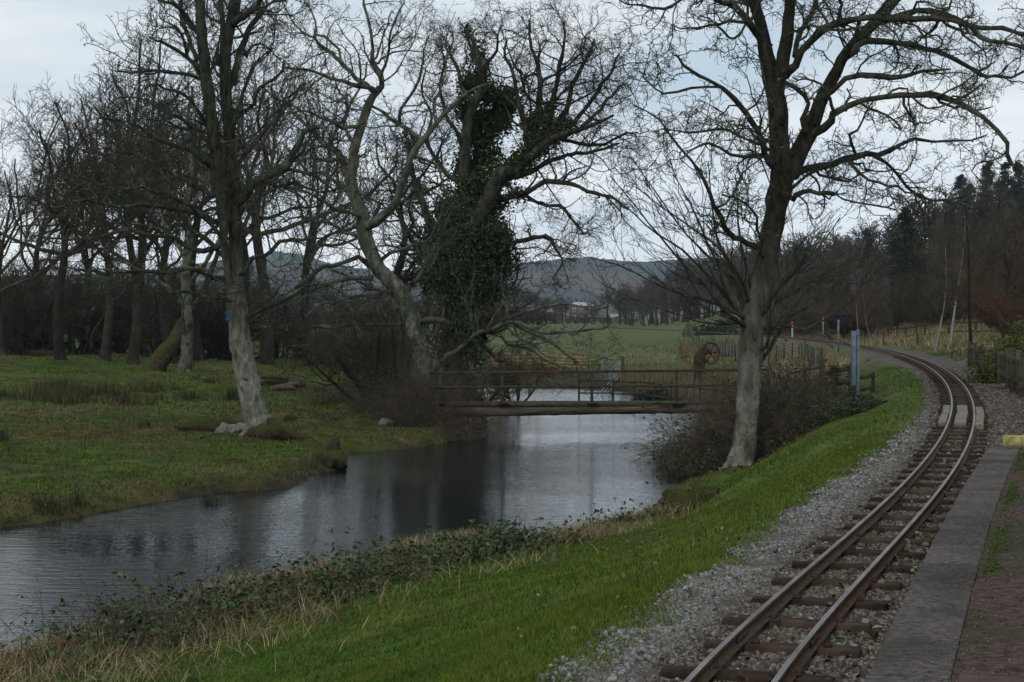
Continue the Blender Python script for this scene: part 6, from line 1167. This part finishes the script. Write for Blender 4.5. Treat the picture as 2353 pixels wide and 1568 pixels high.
P = np.stack([X, Y, np.maximum(gz(X, Y), ZW + .01) + rg.uniform(0, .05, len(X))], -1); V, Fc = leaf_cards(P, rg.uniform(.03, .07, len(P)), rg, .4, .3, .6)
tag(mesh('bank_litter', V, Fc, M['leaf'], col=colpick([(.06, .04, .025), (.035, .025, .016), (.085, .06, .035), (.02, .03, .012)], len(P), rg)), 'dark dead leaves and debris under the near bank brambles', 'leaves', None, 'stuff')
def post_small():
    X, Y = GP(462, 1412, -1.9); g = gz1(X, Y); r_ = thing('broken_post', 'short lichen-covered broken post among brambles at the near water edge', 'post', (X, Y, g)); MB().tube([(0, 0, -.2), (.0, .0, .15), (-.012, 0, .34)], [.028, .026, .022], 10, n=14, rough=.1).build('shaft', M['bark_lichen'], r_, smooth=True); MB().tube([(-.012, 0, .34), (-.012, 0, .352)], [.022, .018], 10).build('cut_top', M['cutwood'], r_)
post_small()
# mossy tussock on the near bank
X, Y = GP(1592, 1172, -1.75); o = rock_obj('mossy_tussock', 'rounded mossy tussock bulging from the grass at the water edge', 'tussock', 1590, 33, (1.0, .9, .75), 'mosslog', 44, .35); o.location = (X, Y, gz1(X, Y) - .1)
n = 1500; q = norm(rg.standard_normal((n, 3))); q[:, 2] = np.abs(q[:, 2]); P = np.array(o.location) + q * [.52, .46, .42] + [0, 0, .03]; grass_obj('tussock_grass', 'yellow-green moss and hanging dead grass on the rounded tussock', 'grass', P, rg.uniform(.06, .22, n), rg.uniform(.006, .012, n), [(.10, .10, .02), (.06, .08, .015), (.17, .13, .06), (.08, .09, .02)], lean=.9, droop=1.2, seg=3)
# the thicket round the right hand tree
bramble('dense dark bramble thicket around the foot of the big lineside tree', [(5.0, 42.2, .9, 1.0, 1.0, 460, 260), (5.9, 41.6, .9, 1.0, 1.45, 620, 460), (6.7, 42.8, .7, 1.2, 1.0, 480, 520), (7.5, 42.6, .7, 1.0, .5, 260, 520), (6.1, 44.5, 1.1, 1.2, 1.7, 460, 420), (4.75, 40.7, .4, .5, .55, 160, 140)], r=.007, leaf=.075, side=(3.2, .4))
bramble('ivy-leaved bramble spilling onto the grass below the ivy-capped posts', [(8.0, 40.4, .5, .6, .28, 160, 520), (7.4, 40.8, .5, .6, .4, 160, 300)], r=.006, leaf=.075, lpal=[(.02, .045, .02), (.028, .06, .028), (.04, .07, .03)])
bramble('bramble arching down into the water on the river side of the big lineside tree', [(4.3, 43.5, .7, .8, .75, 260, 70), (3.95, 41.5, .4, .6, .45, 90, 90), (4.7, 46, .9, 1.2, 1.1, 260, 160)], r=.006, leaf=.07, arch=.24)
bramble('tall bare briars behind the lichened trunk, reaching to the bridge rail', [(6.3, 47.5, 1.3, 1.2, 1.9, 260, 160), (7.6, 46.5, 1.0, 1., 1.5, 200, 120)], r=.007, leaf=.07)
bramble('dark brown bramble heap against the forked tree at the left end of the footbridge', [(-2.9, 56.5, .7, 1.0, 1.5, 460, 60), (-3.5, 57.5, .8, 1.0, 1.0, 300, 60), (-2.4, 55.8, .7, .8, 1.5, 380, 60), (-2.6, 57.2, .5, .5, 2.3, 120, 0), (-1.6, 54.2, .7, .6, .8, 260, 30), (-3.0, 54.6, .8, .7, .8, 300, 50)], r=.007, leaf=.06, side=(4., .45))
bramble('dead twigs trailing into the water under the left end of the footbridge', [(-1.0, 54.4, .6, .4, .8, 120, 20), (-1.7, 53., .7, .6, .55, 160, 30)], r=.006, leaf=.05, arch=.3)
bramble('low bramble and debris on the muddy bank left of the footbridge', [(-6.2, 66, 1.8, 1.5, .8, 260, 20), (-4.6, 62, 1.2, 1.5, .9, 260, 20), (-6.6, 73, 1.2, 1.5, .7, 160, 0)], r=.009, leaf=.06)
# upright saplings left of the bridge
for i, (x, d, h) in enumerate(((845, 64, 3.6), (905, 62, 4.2), (1100, 66, 3.2), (1180, 74, 2.6))):
    X, Y = at(x, d); put_tree('shrub%d' % (i % 2), 'hawthorn_sapling', ['thin dark hawthorn left of the forked white-barked tree', 'dark hawthorn touching the left side of the forked white-barked tree', 'bare shrub growing behind the left half of the footbridge', 'low bare shrub beyond the middle of the footbridge'][i], 'shrub', X, Y, h, widen=1.1, z=max(gz1(X, Y), ZW))
# rushes
def rush_tuft(x, y, d, w2, h, n, label, pal=None, name='rush_tuft'):
    X, Y = at(x, d); z = max(gz1(X, Y), ZW - .02); P = np.stack([rg.normal(0, w2 / 3, n), rg.normal(0, w2 / 3, n), np.zeros(n) - .02], -1)
    V, F, k = blades(P, rg.uniform(.5, 1.1, n) * h, np.full(n, .012 * max(1, d / 45)), rg, .35, .15, 2); c = np.array(pal or [(.02, .032, .012), (.035, .045, .018), (.06, .05, .028)])[rg.integers(0, 3, n)] * rg.uniform(.7, 1.3, (n, 1))
    return tag(mesh(name, V, F, M['blade'], col=np.repeat(c, k, 0), loc=(X, Y, z)), label, 'rushes')
rush_tuft(408, 0, 74, .45, .4, 130, 'small dark rush tuft, left of the group of four on the meadow'); rush_tuft(485, 0, 79, .5, .42, 140, 'dark rush tuft furthest up the meadow in the group of four'); rush_tuft(430, 0, 66, .75, .45, 170, 'broad low rush tuft nearest the river in the group of four'); rush_tuft(533, 0, 66, .6, .75, 190, 'tall dark rush tuft touching the white trunk from the left')
rush_tuft(450, 0, 84, .4, .35, 100, 'tiny rush tuft behind the group of four'); rush_tuft(488, 0, 35.2, .32, .35, 110, 'green rush tuft standing in the shallow water off the meadow'); rush_tuft(112, 0, 32.5, .7, .5, 220, 'dark rushes at the water edge near the left side of the photo'); rush_tuft(178, 0, 33.3, .3, .55, 60, 'thin upright rushes at the water edge, right of the broad clump'); rush_tuft(5, 0, 46, .4, .5, 120, 'dark rush tuft at the left edge of the photo')
n = 15000; X = rg.uniform(-.335, -.2, n); Y = rg.uniform(62, 72, n) + 3 * np.sin(X * 60); X = X * Y; cl = fbm(X, Y, 71, ((.7, .6), (1.9, .5))); ok = (cl > -.05 + rg.normal(0, .15, n)) & (Y < 70.5 - 14 * np.clip(-X / Y - .30, -.1, .02) + 2.5 * np.sin(X * 1.3)); X, Y, cl = X[ok], Y[ok], cl[ok]; P = np.stack([X, Y, gz(X, Y) - .02], -1)
grass_obj('rush_bed', 'long bed of brown and dark green rushes across the left of the meadow', 'rushes', P, rg.uniform(.25, .8, len(P)) * (.75 + .5 * cl), np.full(len(P), .022), [(.07, .052, .03), (.05, .045, .022), (.025, .035, .014), (.095, .07, .04), (.04, .04, .018)], lean=.25, droop=.2, seg=2)
# reeds beyond the bridge and straw along the line
def tall(name, label, n, x0, x1, d0, d1, h, pal, wd=.02, cat='reeds', thr=-.3, seed=72, mask=None, lean=.12, droop=.12, hr=(.5, 1.1)):
    U = (rg.uniform(x0, x1, n) - HX) / FP; Y = rg.uniform(d0, d1, n); X = U * Y; cl = fbm(X, Y, seed, ((.6, .5), (2., .4))); ok = (cl > thr) & (np.abs(track_d(X, Y)) > 1.3) & (sdist(X, Y, RIVS) > .1)
    if mask is not None: ok &= mask(X, Y)
    X, Y, cl = X[ok], Y[ok], cl[ok]; P = np.stack([X, Y, gz(X, Y) - .03], -1); grass_obj(name, label, cat, P, rg.uniform(*hr, len(P)) * h * (1 + .3 * cl), np.full(len(P), wd), pal, lean=lean, droop=droop, seg=2)
tall('reed_bed', 'rusty and straw-coloured reeds beyond the right half of the footbridge', 8500, 1425, 1720, 74, 92, 1.1, [(.17, .12, .065), (.24, .18, .105), (.12, .065, .04), (.28, .22, .13), (.09, .095, .035)], wd=.022)
tall('marsh_grass', 'pale straw grass between the stock fence and the curving line', 26000, 1780, 2120, 70, 130, .7, STRAW, wd=.03, cat='grass', lean=.4, droop=.5, mask=lambda X, Y: track_d(X, Y) < -2.2 + .0 * X)
tall('rough_grass', 'pale rough grass on the bank right of the curving line, below the wood', 30000, 1900, 2420, 56, 140, .6, STRAW, wd=.032, cat='grass', lean=.4, droop=.5, seed=74, thr=-.35, mask=lambda X, Y: (track_d(X, Y) > 2.2) & (Y > 58))
tall('wood_floor_grass', 'faded grass and bracken at the foot of the wood', 22000, 1560, 2400, 128, 215, .8, [(.15, .10, .055), (.11, .07, .04), (.19, .14, .08), (.07, .05, .03)], wd=.06, cat='grass', seed=75, lean=.4, droop=.4)
tall('tall_green_grass', 'longer green grass edging the outside of the curve', 9000, 2000, 2300, 46, 80, .3, [(.04, .08, .015), (.055, .085, .02), (.09, .09, .035)], wd=.02, cat='grass', seed=76, lean=.5, droop=.5, mask=lambda X, Y: (track_d(X, Y) > 1.4) & (track_d(X, Y) < 3.2))
tall('pasture_tussocks', 'brownish tussocky grass scattered over the near pasture beyond the water', 16000, 650, 1600, 100, 230, .3, [(.08, .075, .035), (.05, .07, .025), (.10, .085, .045)], wd=.06, cat='grass', seed=78, thr=.1, lean=.5, droop=.5)
# gorse and green bushes on the right
def leafy_bush(label, x, d, rx_, h, n, size, pal, name='gorse_bush', cat='bush'):
    X, Y = at(x, d); g = gz1(X, Y); r_ = thing(name, label, cat, (X, Y, g)); c = canes(40, X, Y, rx_ * .3, rx_ * .3, h * 1.1, .015, arch=.05, flat=.5); v, q = tubes(*c, 4); mesh('stem', v - np.array([X, Y, g]), q, M['bark_dark'], r_)
    q = norm(rg.standard_normal((n, 3))) * rg.random((n, 1)) ** .35; q[:, 2] = np.abs(q[:, 2]); wob = 1 + .3 * np.sin(q[:, :1] * 6) + .25 * np.sin(q[:, 1:2] * 7 + 2); V, Fc = leaf_cards(q * wob * [rx_, rx_, h] + [0, 0, .05], rg.uniform(.5, 1.2, n) * size, rg, .1, .3, .4)
    mesh('foliage', V, Fc, M['leaf'], r_, col=colpick(pal, n, rg))
leafy_bush('yellow-green gorse bush behind the sleeper fence', 2325, 52, .75, 1.15, 7000, .09, [(.10, .12, .02), (.06, .09, .02), (.15, .15, .03), (.035, .055, .015)]); leafy_bush('low yellowish gorse left of the sleeper fence', 2270, 47, .45, .5, 2500, .08, [(.10, .11, .02), (.06, .08, .02), (.04, .055, .015)])
leafy_bush('dark green evergreen bush just behind the gorse', 2350, 56, .7, .9, 4000, .1, [(.015, .03, .012), (.025, .045, .018)], 'evergreen_bush'); leafy_bush('dark green clump in the reeds beyond the bridge', 1505, 77, .8, .75, 1800, .14, [(.015, .03, .012), (.025, .045, .018)], 'evergreen_bush'); leafy_bush('dark rounded rhododendron far off where the line meets the wood', 1650, 205, 3., 2.2, 2500, .5, [(.012, .03, .012), (.02, .045, .016)], 'evergreen_bush')
leafy_bush('small yellow-flowered gorse beyond the right end of the bridge', 1632, 80, .35, .35, 600, .1, [(.2, .16, .03), (.1, .1, .03)])
# scrap of blue cloth caught on the trunk
tq = PX(516, 716, 47.5); V = np.array([(0, 0, 0), (.12, .02, .02), (.1, -.02, -.12), (.13, .02, -.28), (.02, -.03, -.26), (.04, .02, -.12)]); V2 = V + [0, .012, 0]
tag(mesh('blue_rag', np.vstack([V, V2]) + tq, [np.array([(0, 1, 2, 5), (5, 2, 3, 4), (11, 8, 7, 6), (10, 9, 8, 11), (0, 6, 7, 1), (3, 9, 10, 4), (1, 7, 8, 2), (2, 8, 9, 3)])], M['bluecloth']), 'scrap of blue cloth snagged on the white trunk', 'rag')
# twigs, sticks and daisies lying on the verge
for i, (x, y, ln) in enumerate(((1000 + 540, 1440 - 10, .35), (1530, 1430, .25))): pass
n = 220; X, Y = field(n, 8, 30, 0, .2); e = np.interp(Y, _be[:, 1], _be[:, 0]); ok = (X < e) & (X > -.6) & (sdist(X, Y, RIVS) > .5); X, Y = X[ok], Y[ok]; V, Fc = leaf_cards(np.stack([X, Y, gz(X, Y) + .035], -1), rg.uniform(.02, .05, len(X)), rg, .5, .3, .6); tag(mesh('leaves_and_shade', V, Fc, M['leaf'], col=colpick([(.2, .17, .11), (.12, .08, .05), (.17, .15, .1)], len(X), rg)), 'a few pale and brown leaves lying on the mown verge', 'leaves', None, 'stuff')

for (cx_, cyy, rr_, n) in ((5.3, 39.9, 1.5, 900), (-7.0, 47.8, 1.6, 700), (-3.1, 59, 1.6, 500)):  # brown leaves scattered to stand in for contact shade at the trunk bases
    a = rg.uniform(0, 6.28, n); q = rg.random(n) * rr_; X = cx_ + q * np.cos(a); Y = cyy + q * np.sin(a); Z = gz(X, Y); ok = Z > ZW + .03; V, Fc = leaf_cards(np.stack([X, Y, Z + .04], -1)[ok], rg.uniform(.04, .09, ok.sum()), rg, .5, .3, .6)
    tag(mesh('leaves_and_shade', V, Fc, M['leaf'], col=colpick([(.07, .045, .025), (.045, .03, .018), (.11, .08, .045)], ok.sum(), rg)), 'brown leaf litter added as contact shading around the trunk base of the ' + ('big lineside tree' if cx_ > 0 else 'meadow tree' if cx_ < -5 else 'forked tree'), 'leaves', None, 'stuff')
# ------------------------------------------------------------------ far hills and the air
hx2 = [-400, 0, 300, 560, 640, 700, 760, 900, 1000, 1100, 1180, 1260, 1330, 1400, 1470, 1560, 1640, 1750, 1900, 2353, 2800]
hy2 = [645, 640, 640, 606, 590, 597, 613, 626, 630, 622, 610, 600, 597, 599, 603, 597, 592, 594, 590, 575, 570]
nu, nv = 620, 90; U = np.linspace(-300, 2700, nu); Dd = np.linspace(1700, 3900, nv); UU, DD = np.meshgrid(U, Dd); XX = (UU - HX) / FP * DD
pr = np.interp(UU, hx2, hy2); k = ss(DD, 1700, 3500); HH = EYE + (HY - pr) / FP * 3500; ZZ = -4 + (HH + 4) * k ** .8 - ss(DD, 3500, 3900) * 50
ZZ += (fbm(XX, DD, 91, ((.004, 9), (.011, 5), (.03, 2))) * k + RNG.normal(0, 1.3, ZZ.shape) * k)
idx = np.arange(nu * nv).reshape(nv, nu); Q = np.stack([idx[:-1, :-1], idx[:-1, 1:], idx[1:, 1:], idx[1:, :-1]], -1).reshape(-1, 4)
tag(mesh('hills', np.stack([XX, DD, ZZ], -1).reshape(-1, 3), Q, M['hill'], smooth=False), 'long forested hills closing the valley', None, None, 'structure')
hm = bpy.data.materials.new('air'); hm.use_nodes = True; t = hm.node_tree; t.nodes.clear(); o_ = nn(t, 'ShaderNodeOutputMaterial'); pv = nn(t, 'ShaderNodeVolumePrincipled')
pv.inputs['Color'].default_value = (.72, .86, 1, 1); pv.inputs['Absorption Color'].default_value = (1, 1, 1, 1); pv.inputs['Density'].default_value = .00010; pv.inputs['Anisotropy'].default_value = 0; t.links.new(pv.outputs[0], o_.inputs['Volume'])
hz = MB().box((0, 2450, 97), (6800, 5100, 206)); hb = hz.build('haze', hm); tag(hb, 'thin bluish air', None, None, 'stuff')
